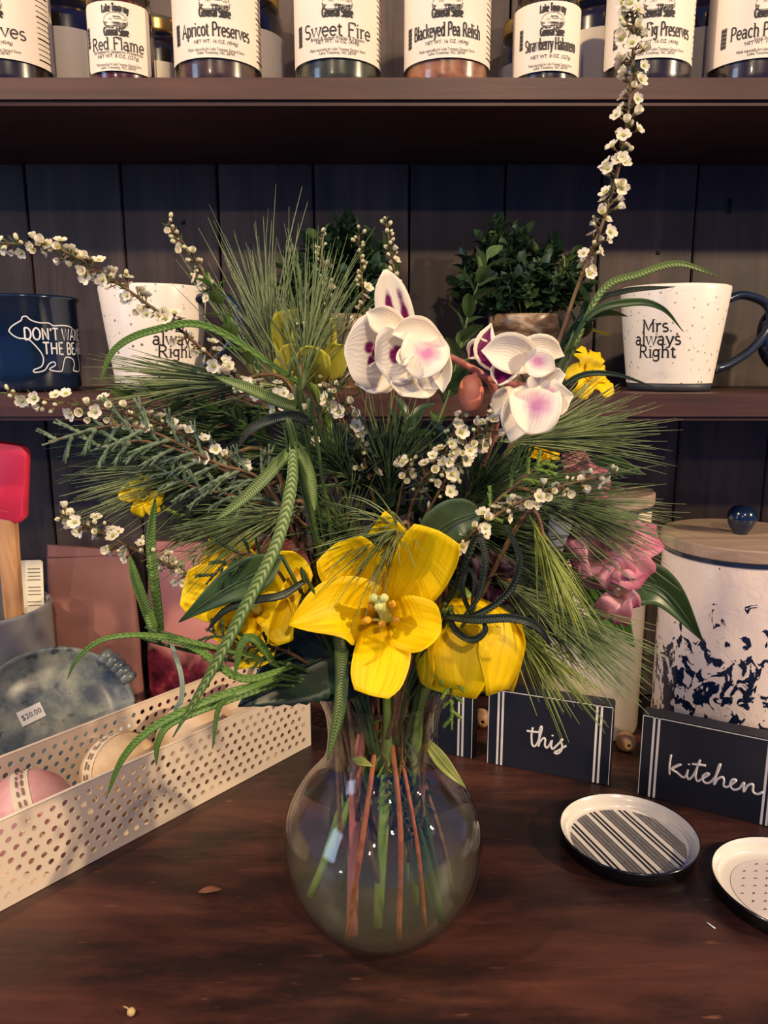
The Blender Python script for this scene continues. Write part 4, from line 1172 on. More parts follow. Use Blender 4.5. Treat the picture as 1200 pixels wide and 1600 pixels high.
# ------------------------------------------------------------------ glass vase
VX, VY = -.001, .52
M_vase = thin_glass('vase_glass', (.965, .975, .955, 1), 1.5, .015)
VPROF = [(.030, .0006), (.0405, .0065), (.0535, .019), (.0640, .032), (.0722, .050), (.0756, .071), (.0735, .090), (.0682, .105), (.0600, .1185), (.0525, .1275), (.0462, .1355), (.0422, .144), (.0405, .154), (.0402, .166), (.0420, .180), (.0470, .193), (.0500, .1985)]
def resample(prof, n): return [(q.x, q.y) for q in spline([Vector((a, b, 0)) for a, b in prof], n)]
VP = resample(VPROF, 52)
tv = thing('glass_vase', (VX, VY, 0), 'round-bellied clear glass vase holding the bouquet', 'vase')
inner = [(max(r - (.0022 + (.0015 if z < .012 else 0)), .0005), max(z, .0045)) for r, z in VP]
mb = MB(); lathe(mb, [(0, .0002)] + VP + [(VP[-1][0] - .0008, VP[-1][1] + .0011)] + inner[::-1] + [(0, .0045)], (VX, VY, 0), 96)
mb.build('vase_body', M_vase, tv)
WL = .090
def water_mat():
    m, nt, b, o = nodes('cloudy_water')
    nt.nodes.remove(b)
    tr = N(nt, 'ShaderNodeBsdfTransparent'); tr.inputs[0].default_value = (.97, .97, .92, 1)
    gl = N(nt, 'ShaderNodeBsdfGlossy'); gl.inputs['Roughness'].default_value = .03
    lw_ = N(nt, 'ShaderNodeLayerWeight')
    mx = N(nt, 'ShaderNodeMixShader')
    nt.links.new(mth(nt, 'MULTIPLY_ADD', mth(nt, 'POWER', lw_.outputs['Facing'], 5.0), .4, .008), mx.inputs[0]); nt.links.new(tr.outputs[0], mx.inputs[1]); nt.links.new(gl.outputs[0], mx.inputs[2])
    nt.links.new(mx.outputs[0], o.inputs['Surface'])
    vs_ = N(nt, 'ShaderNodeVolumeScatter'); vs_.inputs['Color'].default_value = (.86, .80, .50, 1); vs_.inputs['Density'].default_value = 5.0; vs_.inputs['Anisotropy'].default_value = .3
    nt.links.new(vs_.outputs[0], o.inputs['Volume'])
    return m
wp = [(max(r - .0026, .001), max(z, .0050)) for r, z in VP if z < WL]
mb = MB(); lathe(mb, [(0, .0050)] + wp + [(wp[-1][0], WL), (0, WL)], (VX, VY, 0), 72)
tw = mb.build('vase_water', water_mat(), label='cloudy yellowish water filling the lower half of the glass vase', cat='water')

KB = .000495
def bottom(bpx, dy=0.0, z=.010):
    x = (bpx - 600) * KB; rm = math.sqrt(max(1e-6, .0755 ** 2 - (z - .071) ** 2)) - .0085; r_ = math.hypot(x - VX, dy)
    k = min(1, rm / r_) if r_ > 0 else 1
    return Vector((VX + (x - VX) * k, VY + dy * k, z))
def rim(target, low=None):             # a stem leaves the vase over its rim, on the side it leans to
    h = Vector((target.x - VX, target.y - VY, 0)); d_ = h.length
    h = h / d_ * min(.038, d_) if d_ > 1e-6 else h
    return Vector((VX + h.x, VY + h.y, .2035))
def inneck(p):                         # keep a point below the rim inside the glass
    h = Vector((p.x - VX, p.y - VY, 0)); rm = .031
    if h.length > rm: h = h / h.length * rm
    return Vector((VX + h.x, VY + h.y, p.z))
def neck(npx, dy=0.0, z=.165): return Vector((max(-.033, min(.033, (npx - 600) * .00047)), VY + max(-.028, min(.028, dy)), z))
# ------------------------------------------------------------------ flowers
def tulip_mat():
    m, nt, b, o = nodes('tulip_yellow')
    uv, u, v = uvnode(nt)
    mp = N(nt, 'ShaderNodeMapping'); mp.inputs['Scale'].default_value = (14, 1.1, 1); nt.links.new(uv, mp.inputs[0])
    nz = N(nt, 'ShaderNodeTexNoise', i_Scale=1.6, i_Detail=4.0, i_Distortion=.3); nt.links.new(mp.outputs[0], nz.inputs['Vector'])
    c = ramp(nt, nz.outputs['Fac'], [(.28, rgb(240, 196, 2)), (.5, rgb(248, 216, 5)), (.72, rgb(254, 230, 14))])
    c = mixc(nt, ramp(nt, v, [(.0, (.55, .55, .55, 1)), (.28, (0, 0, 0, 1))]), c, rgb(222, 150, 6))
    finish_leaf(nt, b, o, c, .48, .28, .3, .18, nz.outputs['Fac'])
    return m
M_yel = tulip_mat()
M_yelgreen = leafy('greenish_yellow_petal', rgb(204, 200, 52), rgb(232, 226, 104), .5, .35, 40, .25, .08)
M_tstem = leafy('tulip_stem', rgb(118, 146, 58), rgb(150, 172, 84), .4, .1)
M_anther = leafy('anther', rgb(224, 160, 30), rgb(240, 184, 60), .6, .1)
M_pistil = leafy('pistil', rgb(196, 204, 110), rgb(222, 226, 150), .5, .15)
M_pinkstem = leafy('pink_woody_stem', rgb(178, 70, 66), rgb(204, 100, 88), .5, .05, 120)
M_rust = leafy('rust_stem', rgb(150, 78, 36), rgb(190, 112, 58), .5, .05, 150)
M_bark = leafy('brown_twig', rgb(92, 66, 44), rgb(128, 98, 66), .6, .03, 150)
M_darkstem = leafy('dark_green_stem', rgb(46, 70, 34), rgb(76, 100, 50), .45, .08)

def PL(lst): return [P(*q) for q in lst]
def stem_of(t, pts, r, mat=None, name='stem', sides=8):
    mb = MB(); tube(mb, pts, r, sides, 6 * (len(pts) - 1)); return mb.build(name, mat or M_tstem, t)
def petal(t, name, spine, wpx, mat, prof='tulip', cup=.2, fold=0.0, wave=.03, wf=1.5, nh=None, nu=8, nv=14, twist=0, solid=.0005, ph=None):
    """spine: pixels with distances; wpx: width in pixels of the photograph"""
    pts = PL(spine); mid = spine[len(spine) // 2]
    mb = MB(); blade(mb, pts, wpx * mpp(mid[2], mid[1]), prof, nh, cup, fold, wave, wf, nu, nv, twist=twist, ph=ph)
    return mb.build(name, mat, t, solid=solid)
def base_of(pts): return Vector(pts[0])

# tulip in front of the vase neck
sp = [bottom(590, -.012), neck(606, -.02), P(604, 1010, .475), P(598, 965, .452)]
t = thing('yellow_tulip', sp[0], 'wide open yellow tulip showing its stamens above the vase rim', 'tulip')
stem_of(t, sp, [.0040, .0042, .0038])
C = (598, 962, .450)
petal(t, 'petal', [(602, 955, .455), (608, 885, .450), (601, 800, .440)], 138, M_yel, 'pt', .20, .10, ph=0)
petal(t, 'petal', [(592, 955, .453), (556, 900, .438), (526, 852, .424)], 96, M_yel, 'sq', .30, .10, ph=2)
petal(t, 'petal', [(606, 957, .452), (652, 900, .436), (684, 832, .418)], 92, M_yel, 'sq', .18, .12, ph=1)
petal(t, 'petal', [(590, 968, .448), (528, 950, .424), (450, 976, .408)], 106, M_yel, 'pt', .30, .15, wave=.05, ph=4)
petal(t, 'petal', [(606, 968, .446), (648, 976, .426), (686, 988, .408)], 84, M_yel, 'sq', .5, .10, wave=.06, ph=3)
petal(t, 'petal', [(598, 972, .446), (598, 1020, .420), (580, 1086, .402)], 88, M_yel, 'blunt', .10, .12, wave=.04, ph=5)
mb = MB(); tube(mb, PL([(604, 966, .446), (597, 950, .430), (592, 938, .420)]), [.0040, .0036, .0030], 8, 8)
for a in range(3):
    q = P(592, 938, .420); d = Vector((math.cos(a * 2.1 + .5), -.2, math.sin(a * 2.1 + .5))) * .0035; ball(mb, q + d, .0026, nu=8, nv=6)
mb.build('pistil', M_pistil, t)
for ax, ay, ex, ey in ((604, 968, 574, 969), (604, 970, 597, 974), (604, 969, 619, 968), (606, 964, 613, 944), (600, 962, 580, 946)):
    mb = MB(); tube(mb, PL([(ax, ay, .447), ((ax + ex) / 2, (ay + ey) / 2, .436), (ex, ey, .426)]), [.0010, .0008], 5, 5, 1)
    d = (P(ex, ey, .426) - P(ax, ay, .447)).normalized()
    tube(mb, [P(ex, ey, .426) - d * .004, P(ex, ey, .426), P(ex, ey, .426) + d * .004], [.0014, .0024, .0012], 7, 6, 0)
    mb.build('stamen', [M_anther, M_pistil], t)

# tulip on the left
sp = [bottom(690, .0, .012), neck(585, -.02), rim(P(450, 1010, .485)), P(450, 1010, .485), P(402, 948, .462)]
t = thing('yellow_tulip', sp[0], 'yellow tulip with twisted petals half hidden by a long dark leaf', 'tulip')
stem_of(t, sp, [.0040, .0040, .0036], M_darkstem)
petal(t, 'petal', [(396, 945, .468), (360, 890, .462), (330, 834, .456)], 92, M_yel, 'petal', .25, ph=1)
petal(t, 'petal', [(402, 935, .472), (385, 880, .470), (362, 820, .468)], 70, M_yel, 'petal', .2, ph=2)
petal(t, 'petal', [(400, 950, .458), (345, 930, .444), (286, 918, .436)], 88, M_yel, 'blunt', .3, wave=.05, ph=3)
petal(t, 'petal', [(406, 942, .460), (440, 908, .446), (478, 876, .436)], 78, M_yel, 'blunt', .3, wave=.06, ph=4)
petal(t, 'petal', [(400, 960, .452), (360, 982, .436), (330, 996, .428)], 70, M_yel, 'petal', .35, wave=.06, ph=0)
petal(t, 'petal', [(404, 962, .452), (395, 1005, .438), (372, 1045, .430)], 76, M_yel, 'petal', .3, wave=.05, ph=2)
petal(t, 'petal', [(408, 955, .448), (440, 955, .430), (455, 1002, .420)], 56, M_yel, 'blunt', .8, wave=.06, ph=5, twist=.7)
petal(t, 'petal', [(470, 890, .436), (448, 940, .426), (425, 1006, .422)], 34, M_yel, 'blunt', .6, wave=.10, ph=1, twist=-.5)
mb = MB(); tube(mb, PL([(404, 952, .452), (396, 940, .436)]), [.0040, .0034], 8, 5); mb.build('pistil', M_pistil, t)

# drooping tulip on the right, mouth downwards
sp = [bottom(648, .012), neck(650, -.018), rim(P(705, 985, .48)), P(705, 985, .480), P(716, 925, .472), P(734, 936, .462)]
t = thing('yellow_tulip', sp[0], 'drooping yellow tulip cup hanging upside down by the dark curled leaves', 'tulip')
stem_of(t, sp, [.0038, .0038, .0034])
ax0, ax1 = P(738, 934, .462), P(726, 1066, .452)
d = (ax1 - ax0); L = d.length; dn = d.normalized(); s1 = Vector((1, .1, 0)); s1 = (s1 - dn * s1.dot(dn)).normalized(); u1 = Vector((0, -1, 0)); u1 = (u1 - dn * u1.dot(dn)).normalized()
for k in range(6):
    a = k * math.pi / 3 + .18; o_ = u1 * math.cos(a) + s1 * math.sin(a)
    rr0 = .0225 if k % 2 else .0250
    mb = MB()
    blade(mb, [ax0 + o_ * .004, ax0 + dn * L * .12 + o_ * rr0 * .75, ax0 + dn * L * .5 + o_ * rr0 * 1.02, ax0 + dn * L * (.98 + .04 * (k % 3)) + o_ * rr0 * 1.06], .062, [.5, .8, .94, 1, 1, 1, 1, .97, .9, .72], nh=-o_, cup=.34, wave=.025, nu=8, nv=14)
    mb.build('petal', M_yel, t, solid=.0005)

# pale yellow-green bloom behind the pine, left of the orchid
sp = [bottom(560, .02, .06), neck(590, .015), P(520, 700, .55), P(482, 590, .525)]
t = thing('yellow_tulip', sp[0], 'pale greenish yellow bloom beside the large orchid, among pine needles', 'tulip')
stem_of(t, sp, .0034)
petal(t, 'petal', [(478, 592, .526), (460, 540, .522), (448, 484, .516)], 62, M_yelgreen, 'blunt', .25)
petal(t, 'petal', [(484, 592, .524), (490, 540, .516), (492, 488, .511)], 70, M_yelgreen, 'blunt', .2)
petal(t, 'petal', [(478, 594, .518), (455, 570, .506), (432, 556, .498)], 60, M_yelgreen, 'blunt', .25)
petal(t, 'petal', [(486, 592, .516), (515, 565, .506), (545, 540, .500)], 56, M_yelgreen, 'petal', .25)
petal(t, 'petal', [(482, 596, .514), (488, 570, .498), (500, 545, .490)], 56, M_yelgreen, 'blunt', .3)

# small yellow ruffled flowers
def small_yellow(c, stempts, label, k=1.0, seed=1):
    rnd = random.Random(seed)
    t = thing('small_yellow_flower', stempts[0], label, 'flower')
    stem_of(t, stempts, [.0022, .0014], M_tstem, sides=6)
    q = P(*c); ax = Vector((rnd.uniform(-.4, .4), -.8, .35)).normalized(); s, u = frame_from(ax)
    for i in range(6):
        a = i * 1.047 + rnd.uniform(-.2, .2); o_ = s * math.cos(a) + u * math.sin(a); l = .0145 * k * rnd.uniform(.85, 1.2)
        mb = MB(); blade(mb, [q, q + o_ * l * .6 + ax * l * .35, q + o_ * l * 1.05 + ax * l * rnd.uniform(-.2, .5)], .0105 * k, 'blunt', nh=ax, cup=.3, wave=.12, nu=4, nv=7)
        mb.build('petal', M_yel, t, solid=.0004)
    mb = MB(); lathe(mb, [(.0010, 0), (.0030 * k, .003), (.0034 * k, .006), (.0026 * k, .0055)], (0, 0, 0), 10)
    Mq = Matrix.Translation(q) @ ax.to_track_quat('Z', 'X').to_matrix().to_4x4()
    mb.v = [tuple(Mq @ Vector(v)) for v in mb.v]; mb.build('trumpet', M_yel, t)
small_yellow((915, 590, .575), [neck(625, .015, .12), rim(P(720, 800, .55)), P(720, 800, .55), P(860, 650, .575), P(912, 596, .577)], 'small ruffled yellow flower beside the Mrs. mug', 1.25, 2)
small_yellow((226, 778, .458), [neck(575, -.01, .12), rim(P(400, 860, .49)), P(400, 860, .49), P(270, 800, .464), P(228, 781, .460)], 'small ruffled yellow flower under the left pine spray', .82, 5)
small_yellow((846, 712, .560), [neck(620, .01, .12), rim(P(700, 860, .55)), P(700, 860, .55), P(800, 760, .56), P(844, 716, .562)], 'small yellow flower deep among pine below the right orchid', .8, 8)

# ------------------------------------------------------------------ orchid spray
def orchid_mat(name, spots, blush=None, base=((232, 216, 190), (250, 240, 218)), sc=1.0, col=(118, 8, 84)):
    m, nt, b, o = nodes(name)
    uv, u, v = uvnode(nt)
    tc = N(nt, 'ShaderNodeTexCoord'); nz = N(nt, 'ShaderNodeTexNoise', i_Scale=160.0, i_Detail=3.0); nt.links.new(tc.outputs['Object'], nz.inputs['Vector'])
    vein = N(nt, 'ShaderNodeTexWave', i_Scale=4.0, i_Distortion=7.0, i_Detail=3.0); nt.links.new(uv, vein.inputs['Vector'])
    base_c = mixc(nt, mth(nt, 'MULTIPLY', vein.outputs['Fac'], .2), rgb(*base[1]), rgb(*base[0]))
    tot = None
    for (cu_, cv_, rad, stretch) in spots:
        du = mth(nt, 'SUBTRACT', u, cu_); dv = mth(nt, 'MULTIPLY', mth(nt, 'SUBTRACT', v, cv_), stretch)
        dist = mth(nt, 'SQRT', mth(nt, 'ADD', mth(nt, 'MULTIPLY', du, du), mth(nt, 'MULTIPLY', dv, dv)))
        dist = mth(nt, 'MULTIPLY_ADD', nz.outputs['Fac'], .10, mth(nt, 'SUBTRACT', dist, .05))
        f = ramp(nt, dist, [(rad, (1, 1, 1, 1)), (rad + .05, (0, 0, 0, 1))])
        tot = f if tot is None else mth(nt, 'MAXIMUM', tot, f)
    colr = base_c
    if blush:
        cu_, cv_, rad = blush
        du = mth(nt, 'SUBTRACT', u, cu_); dv = mth(nt, 'SUBTRACT', v, cv_)
        dist = mth(nt, 'SQRT', mth(nt, 'ADD', mth(nt, 'MULTIPLY', du, du), mth(nt, 'MULTIPLY', dv, dv)))
        dist = mth(nt, 'MULTIPLY_ADD', nz.outputs['Fac'], .25, mth(nt, 'SUBTRACT', dist, .10))
        f = ramp(nt, dist, [(.10, (.75, .75, .75, 1)), (rad * .78, (0, 0, 0, 1))])
        colr = mixc(nt, f, colr, rgb(190, 70, 160))
    if tot is not None: colr = mixc(nt, tot, colr, rgb(*col))
    finish_leaf(nt, b, o, colr, .5, .22, .25, .15, mth(nt, 'ADD', vein.outputs['Fac'], nz.outputs['Fac']))
    return m
MO_top = orchid_mat('orchid_two_spots', [(.42, .42, .11, .55), (.40, .60, .08, .7), (.76, .34, .07, .25), (.76, .14, .10, .6)])
MO_left = orchid_mat('orchid_left_spots', [(.45, .30, .10, .8), (.55, .50, .07, 1.0), (.36, .46, .05, 1)])
MO_one = orchid_mat('orchid_one_spot', [(.50, .42, .13, .7)])
MO_plain = orchid_mat('orchid_cream', [])
MO_blush = orchid_mat('orchid_blush', [], (.45, .42, .46))
MO_lip = orchid_mat('orchid_dark_lip', [(.5, .35, .35, .6)], None)
M_ostem = leafy('orchid_stem', rgb(172, 92, 86), rgb(196, 126, 112), .45, .05)
M_bud = leafy('orchid_bud', rgb(206, 112, 92), rgb(228, 150, 118), .45, .15, 90)
sp = [bottom(552, -.02), bottom(556, -.015, .09), neck(566, -.018), P(640, 930, .500), P(735, 760, .500), P(775, 660, .475), P(768, 600, .446), P(720, 566, .436), P(690, 552, .436)]
to = thing('orchid_spray', sp[0], 'spray of white orchids with magenta spots arching over the bouquet', 'orchid')
stem_of(to, sp, [.0046, .0044, .0030, .0024, .0022, .0018], M_ostem)
mb = MB(); tube(mb, PL([(764, 592, .438), (800, 600, .432), (838, 604, .430)]), [.0020, .0016], 7, 8); mb.build('flower_stalk', M_ostem, to)
def blossom(parts, core, label=None):
    mb = MB(); q = P(*core); ball(mb, q, .0042, .0036, .0060, 10, 8)
    b = mb.build('blossom', MO_plain, to)
    for i, (spn, w_, mat, prof, cup, wave, ph) in enumerate(parts):
        pts = PL(spn); mid = spn[len(spn) // 2]
        m2 = MB(); blade(m2, pts, w_ * mpp(mid[2], mid[1]), prof, None, cup, 0, wave, 1.3, 8, 14, ph=ph)
        o = m2.build('petal', mat, b, solid=.0005)
    return b
blossom([
    ([(632, 560, .444), (617, 490, .440), (602, 421, .436)], 58, MO_top, 'round', .18, .03, 1),
    ([(612, 545, .440), (576, 548, .432), (538, 546, .430)], 112, MO_left, 'round', .15, .03, 2),
    ([(640, 520, .436), (602, 502, .426), (572, 488, .424)], 46, MO_plain, 'petal', .4, .05, 0),
    ([(616, 560, .440), (590, 590, .434), (555, 600, .432)], 46, MO_plain, 'petal', .3, .08, 3),
    ([(616, 566, .442), (598, 595, .438), (582, 608, .436)], 40, MO_plain, 'petal', .3, .08, 3)], (612, 548, .436))
blossom([
    ([(644, 540, .426), (616, 556, .416), (587, 566, .414)], 92, MO_one, 'round', .15, .03, 4),
    ([(690, 530, .424), (650, 516, .414), (612, 522, .410)], 44, MO_plain, 'petal', .5, .06, 1),
    ([(676, 524, .424), (662, 556, .408), (652, 592, .404)], 74, MO_blush, 'round', .35, .04, 2),
    ([(646, 560, .428), (640, 592, .418), (628, 619, .414)], 92, MO_plain, 'round', .25, .06, 0),
    ([(680, 530, .422), (688, 572, .412), (692, 614, .408)], 36, MO_plain, 'petal', .4, .06, 5),
    ([(650, 565, .424), (665, 590, .414), (660, 606, .412)], 54, MO_plain, 'round', .3, .06, 5),
    ([(648, 545, .420), (632, 556, .406), (628, 572, .402)], 22, MO_plain, 'blunt', .9, .02, 5)], (645, 548, .420))
blossom([
    ([(800, 585, .432), (758, 552, .430), (768, 505, .436)], 34, MO_lip, 'petal', .5, .08, 1),
    ([(840, 575, .428), (800, 552, .418), (752, 548, .420)], 62, MO_plain, 'petal', .45, .05, 2),
    ([(800, 556, .434), (842, 544, .430), (882, 556, .432)], 44, MO_plain, 'petal', .3, .05, 3),
    ([(815, 560, .424), (845, 568, .414), (868, 578, .410)], 46, MO_blush, 'petal', .4, .06, 2),
    ([(760, 560, .436), (748, 545, .434), (732, 560, .436)], 34, MO_lip, 'petal', .5, .08, 1),
    ([(800, 560, .430), (785, 585, .422), (778, 602, .418)], 40, MO_lip, 'round', .7, .05, 3)], (800, 570, .428))
blossom([
    ([(838, 602, .424), (866, 590, .414), (884, 586, .412)], 30, MO_plain, 'petal', .3, .05, 3),
    ([(835, 602, .424), (862, 622, .408), (896, 618, .404)], 60, MO_blush, 'petal', .3, .04, 1),
    ([(832, 600, .422), (836, 640, .406), (824, 678, .402)], 78, MO_blush, 'round', .35, .06, 4),
    ([(828, 606, .426), (812, 645, .418), (798, 692, .416)], 56, MO_plain, 'petal', .35, .06, 2),
    ([(815, 604, .432), (790, 628, .430), (772, 648, .430)], 44, MO_plain, 'petal', .3, .06, 2)], (832, 604, .422))
mb = MB(); q = P(736, 614, .430)
n, vs, fs = 20, [], []
for j in range(13):
    ph = math.pi * j / 12
    for k in range(n):
        a = 2 * math.pi * k / n; r_ = .0066 * math.sin(ph) ** .8 * (1 + .07 * math.cos(a * 6))
        vs.append(q + Vector((r_ * math.cos(a), r_ * math.sin(a), .0100 * math.cos(ph))))
for j in range(12):
    for k in range(n): fs.append((j * n + k, j * n + (k + 1) % n, (j + 1) * n + (k + 1) % n, (j + 1) * n + k))
mb.add(vs, fs); mb.build('bud', M_bud, to)
mb = MB(); tube(mb, PL([(760, 592, .438), (744, 586, .433), (737, 594, .431)]), [.0014, .0020], 6, 6); mb.build('bud_stalk', M_ostem, to)

# ------------------------------------------------------------------ pink alstroemeria on the right
def alstro():
    m, nt, b, o = nodes('alstroemeria_pink')
    uv, u, v = uvnode(nt)
    c = ramp(nt, v, [(.0, rgb(244, 226, 206)), (.4, rgb(242, 194, 198)), (1.0, rgb(222, 112, 150))])
    w1 = N(nt, 'ShaderNodeTexWave', i_Scale=5.0, i_Distortion=1.0); nt.links.new(uv, w1.inputs['Vector'])
    c = mixc(nt, mth(nt, 'MULTIPLY', w1.outputs['Fac'], .3), c, rgb(228, 140, 164))
    finish_leaf(nt, b, o, c, .5, .3, .25)
    return m
M_als = alstro()
sp = [bottom(712, .02, .02), neck(640, .02), rim(P(760, 960, .525)), P(760, 960, .525), P(900, 860, .522)]
ta = thing('pink_alstroemeria', sp[0], 'pink alstroemeria blooms behind pine needles beside the tall canister', 'flower')
stem_of(ta, sp, [.0026, .0024], M_darkstem)
def als_bloom(c, tips, wpx=48):
    mb = MB(); q = P(*c); ball(mb, q, .005, nu=10, nv=8); b = mb.build('bloom', M_als, ta)
    for (x, y, yy) in tips:
        m2 = MB(); blade(m2, PL([c, ((c[0] + x) / 2 + 4, (c[1] + y) / 2 - 5, min(c[2], yy) - .010), (x, y, yy)]), wpx * mpp(c[2], c[1]), 'blunt', None, .25, 0, .07, 1.2, 6, 12)
        m2.build('petal', M_als, b, solid=.0004)
als_bloom((930, 870, .515), [(985, 812, .500), (1028, 838, .500), (1015, 880, .496), (935, 920, .496), (892, 880, .496), (905, 825, .500), (970, 905, .490), (1010, 905, .496)], 58)
als_bloom((905, 770, .535), [(893, 706, .53), (935, 730, .53), (950, 770, .52), (930, 800, .52), (880, 745, .525)], 40)
als_bloom((965, 930, .51), [(970, 975, .50), (935, 960, .50), (990, 950, .50)], 30)
stem_of(ta, PL([(900, 860, .522), (925, 868, .518)]), .0018, M_darkstem, 'flower_stalk')
stem_of(ta, PL([(880, 870, .523), (898, 820, .534), (905, 772, .538)]), .0018, M_darkstem, 'flower_stalk')
stem_of(ta, PL([(890, 864, .522), (930, 905, .518), (962, 930, .513)]), .0018, M_darkstem, 'flower_stalk')
# dusky pink buds between the tulips, dark plum bloom on the right
M_dusk = leafy('dusky_pink_petal', rgb(132, 66, 62), rgb(176, 104, 90), .5, .2)
M_plum = leafy('dark_plum_petal', rgb(34, 12, 30), rgb(58, 22, 48), .5, .1)
for lb, c, tips, mt, cat_, npx in (('dusky pink flower tucked between the two left yellow tulips', (445, 890, .478), [(405, 848, .470), (460, 845, .468), (420, 880, .462), (480, 870, .464)], M_dusk, 'flower', 592),
                       ('dark red flower above the open yellow tulip', (672, 862, .480), [(640, 838, .472), (705, 832, .470), (668, 826, .468), (690, 850, .462)], M_dusk, 'flower', 610),
                       ('dark plum flower behind the black-green curled leaves', (772, 905, .492), [(752, 865, .486), (795, 870, .486), (808, 905, .484), (790, 945, .482), (750, 940, .482), (770, 900, .470)], M_plum, 'flower', 630)):
    t = thing('tucked_flower', neck(npx, .0, .12), lb, cat_)
    stem_of(t, [neck(npx, .0, .12), rim(P(*c)), P(*c)], [.002, .0018], M_darkstem)
    for (x, y, yy) in tips:
        petal(t, 'petal', [c, ((c[0] + x) / 2, (c[1] + y) / 2, (c[2] + yy) / 2 - .006), (x, y, yy)], 44, mt, 'blunt', .35, wave=.05, nu=6, nv=10)

# ------------------------------------------------------------------ white filler sprigs
M_wpet = leafy('cream_blossom', rgb(232, 222, 192), rgb(248, 242, 222), .5, .25, 200, .2, .05)
M_wcen = leafy('blossom_centre', rgb(150, 160, 60), rgb(186, 186, 90), .6, .05)
M_wbud = leafy('filler_bud', rgb(206, 204, 150), rgb(236, 230, 196), .5, .15)
M_calyx = leafy('filler_calyx', rgb(96, 84, 52), rgb(138, 122, 76), .6, .05)
def fl_mesh(kind, seed):
    rnd = random.Random(seed); mb = MB(); S = .0030
    if kind == 'bud':
        ball(mb, (0, 0, .0016), .0011, .0011, .0015, 8, 6); lathe(mb, [(.0002, -.0010), (.0008, 0), (.0010, .0010)], (0, 0, 0), 6, 2)
        return mb.mesh('bud', [M_wbud, M_wcen, M_calyx])
    op = .25 if kind == 'open' else 1.1
    for i in range(5):
        a = i * 1.2566 + rnd.uniform(-.12, .12); d = Vector((math.cos(a), math.sin(a), 0)); up = Vector((0, 0, 1))
        e = d * math.cos(op) + up * math.sin(op); l = S * rnd.uniform(.9, 1.1)
        blade(mb, [d * .0005 + up * .0008, d * .0005 + up * .0008 + e * l * .55 - up * .0002, d * .0005 + up * .0010 + e * l], .0030, 'blunt', nh=(up * math.cos(op) - d * math.sin(op)), cup=.3, nu=2, nv=4, ph=0)
    ball(mb, (0, 0, .0011), .0010, .0010, .0006, 8, 5, 1)
    lathe(mb, [(.0002, -.0016), (.0007, -.0004), (.0011, .0008)], (0, 0, 0), 6, 2)
    return mb.mesh('blossom', [M_wpet, M_wcen, M_calyx])
FL = {'open': [fl_mesh('open', i) for i in range(3)], 'half': [fl_mesh('half', i + 5) for i in range(2)], 'bud': [fl_mesh('bud', 0)]}
M_heath = leafy('tiny_heath_leaf', rgb(70, 86, 50), rgb(108, 120, 74), .5, .1)
def filler(label, path, t0, n, low=None, seed=0, spread=.0065, buds=.25, sc=1.0, group=None, side=None):
    """a twig along path (pixels with distances), studded with small white blossoms from t0 on"""
    rnd = random.Random(seed)
    pts = ([low, rim(P(*path[0]))] if low else []) + PL(path)
    p = spline(pts, 90)
    t = thing('white_filler_sprig', pts[0], label, 'flower sprig')
    mb = MB(); tube(mb, p, [.0013, .0012, .0010, .0005], 5, raw=True)
    k0 = (2 if low else 0) / (len(pts) - 1)
    places = []
    for i in range(n):
        f = t0 + (1 - t0) * ((i + rnd.random() * .8) / n); f = k0 + (1 - k0) * f
        x = f * 90; k = min(int(x), 89); q = p[k].lerp(p[k + 1], x - k)
        ax = (p[min(k + 2, 90)] - p[max(k - 2, 0)]).normalized(); s, u = frame_from(ax)
        a = rnd.uniform(0, 6.283); o_ = (s * math.cos(a) + u * math.sin(a)); o_ = (o_ + ax * .5).normalized()
        tip = q + o_ * spread * rnd.uniform(.35, 1.0) * (1 - .35 * max(0, f - .8) / .2)
        tube(mb, [q, tip], [.0005, .0004], 3, 1, caps=False)
        face = (o_ + (EYEV - tip).normalized() * rnd.uniform(.0, 1.3) + Vector((0, 0, .3))).normalized()
        b = min(1, buds + max(0, f - .85) * 3)
        kind = 'bud' if rnd.random() < b else ('half' if rnd.random() < .35 else 'open')
        places.append((tip, face, kind, rnd.uniform(.85, 1.4) * sc, rnd.uniform(0, 6)))
        if rnd.random() < .8:                                    # heath leaves on the twig
            for z in range(2):
                a2 = rnd.uniform(0, 6.28); o2 = (s * math.cos(a2) + u * math.sin(a2) + ax * .7).normalized()
                blade(mb, [q, q + o2 * .003, q + o2 * .0062], .0013, 'leaf', nh=ax, nu=2, nv=3, mi=1, ph=0)
    mb.build('twig', [M_bark, M_heath], t)
    for tip, face, kind, s_, rot in places:
        M = Matrix.Translation(tip) @ face.to_track_quat('Z', 'X').to_matrix().to_4x4() @ Matrix.Rotation(rot, 4, 'Z') @ Matrix.Scale(s_, 4)
        link('bud' if kind == 'bud' else 'blossom', rnd.choice(FL[kind]), t, M)
    return t
filler('tall white-flowered filler sprig rising past the Mrs. mug to the jars', [(640, 900, .50), (760, 760, .50), (850, 590, .485), (905, 440, .475), (948, 330, .47), (975, 220, .468), (988, 110, .466), (990, 40, .466), (984, -6, .466)], .38, 96, neck(618, -.01), 1, .0078, .22)
filler('white-flowered filler sprig reaching over the Mr. mug toward the bear mug', [(520, 800, .49), (440, 650, .475), (345, 570, .465), (250, 490, .455), (165, 430, .45), (90, 390, .447), (-8, 378, .445)], .30, 74, neck(588, -.01), 2, .0075, .18)
filler('white-flowered filler sprig lying along the middle shelf edge', [(520, 880, .48), (420, 775, .465), (320, 700, .455), (230, 655, .45), (120, 632, .447), (8, 614, .445)], .22, 58, neck(585, -.015), 3, .0085, .22)
filler('white-flowered filler sprig hanging above the plain pink pouch', [(470, 960, .47), (380, 930, .458), (290, 895, .45), (210, 858, .446), (150, 828, .444), (95, 806, .443)], .20, 52, neck(580, -.02), 4, .0085, .18)
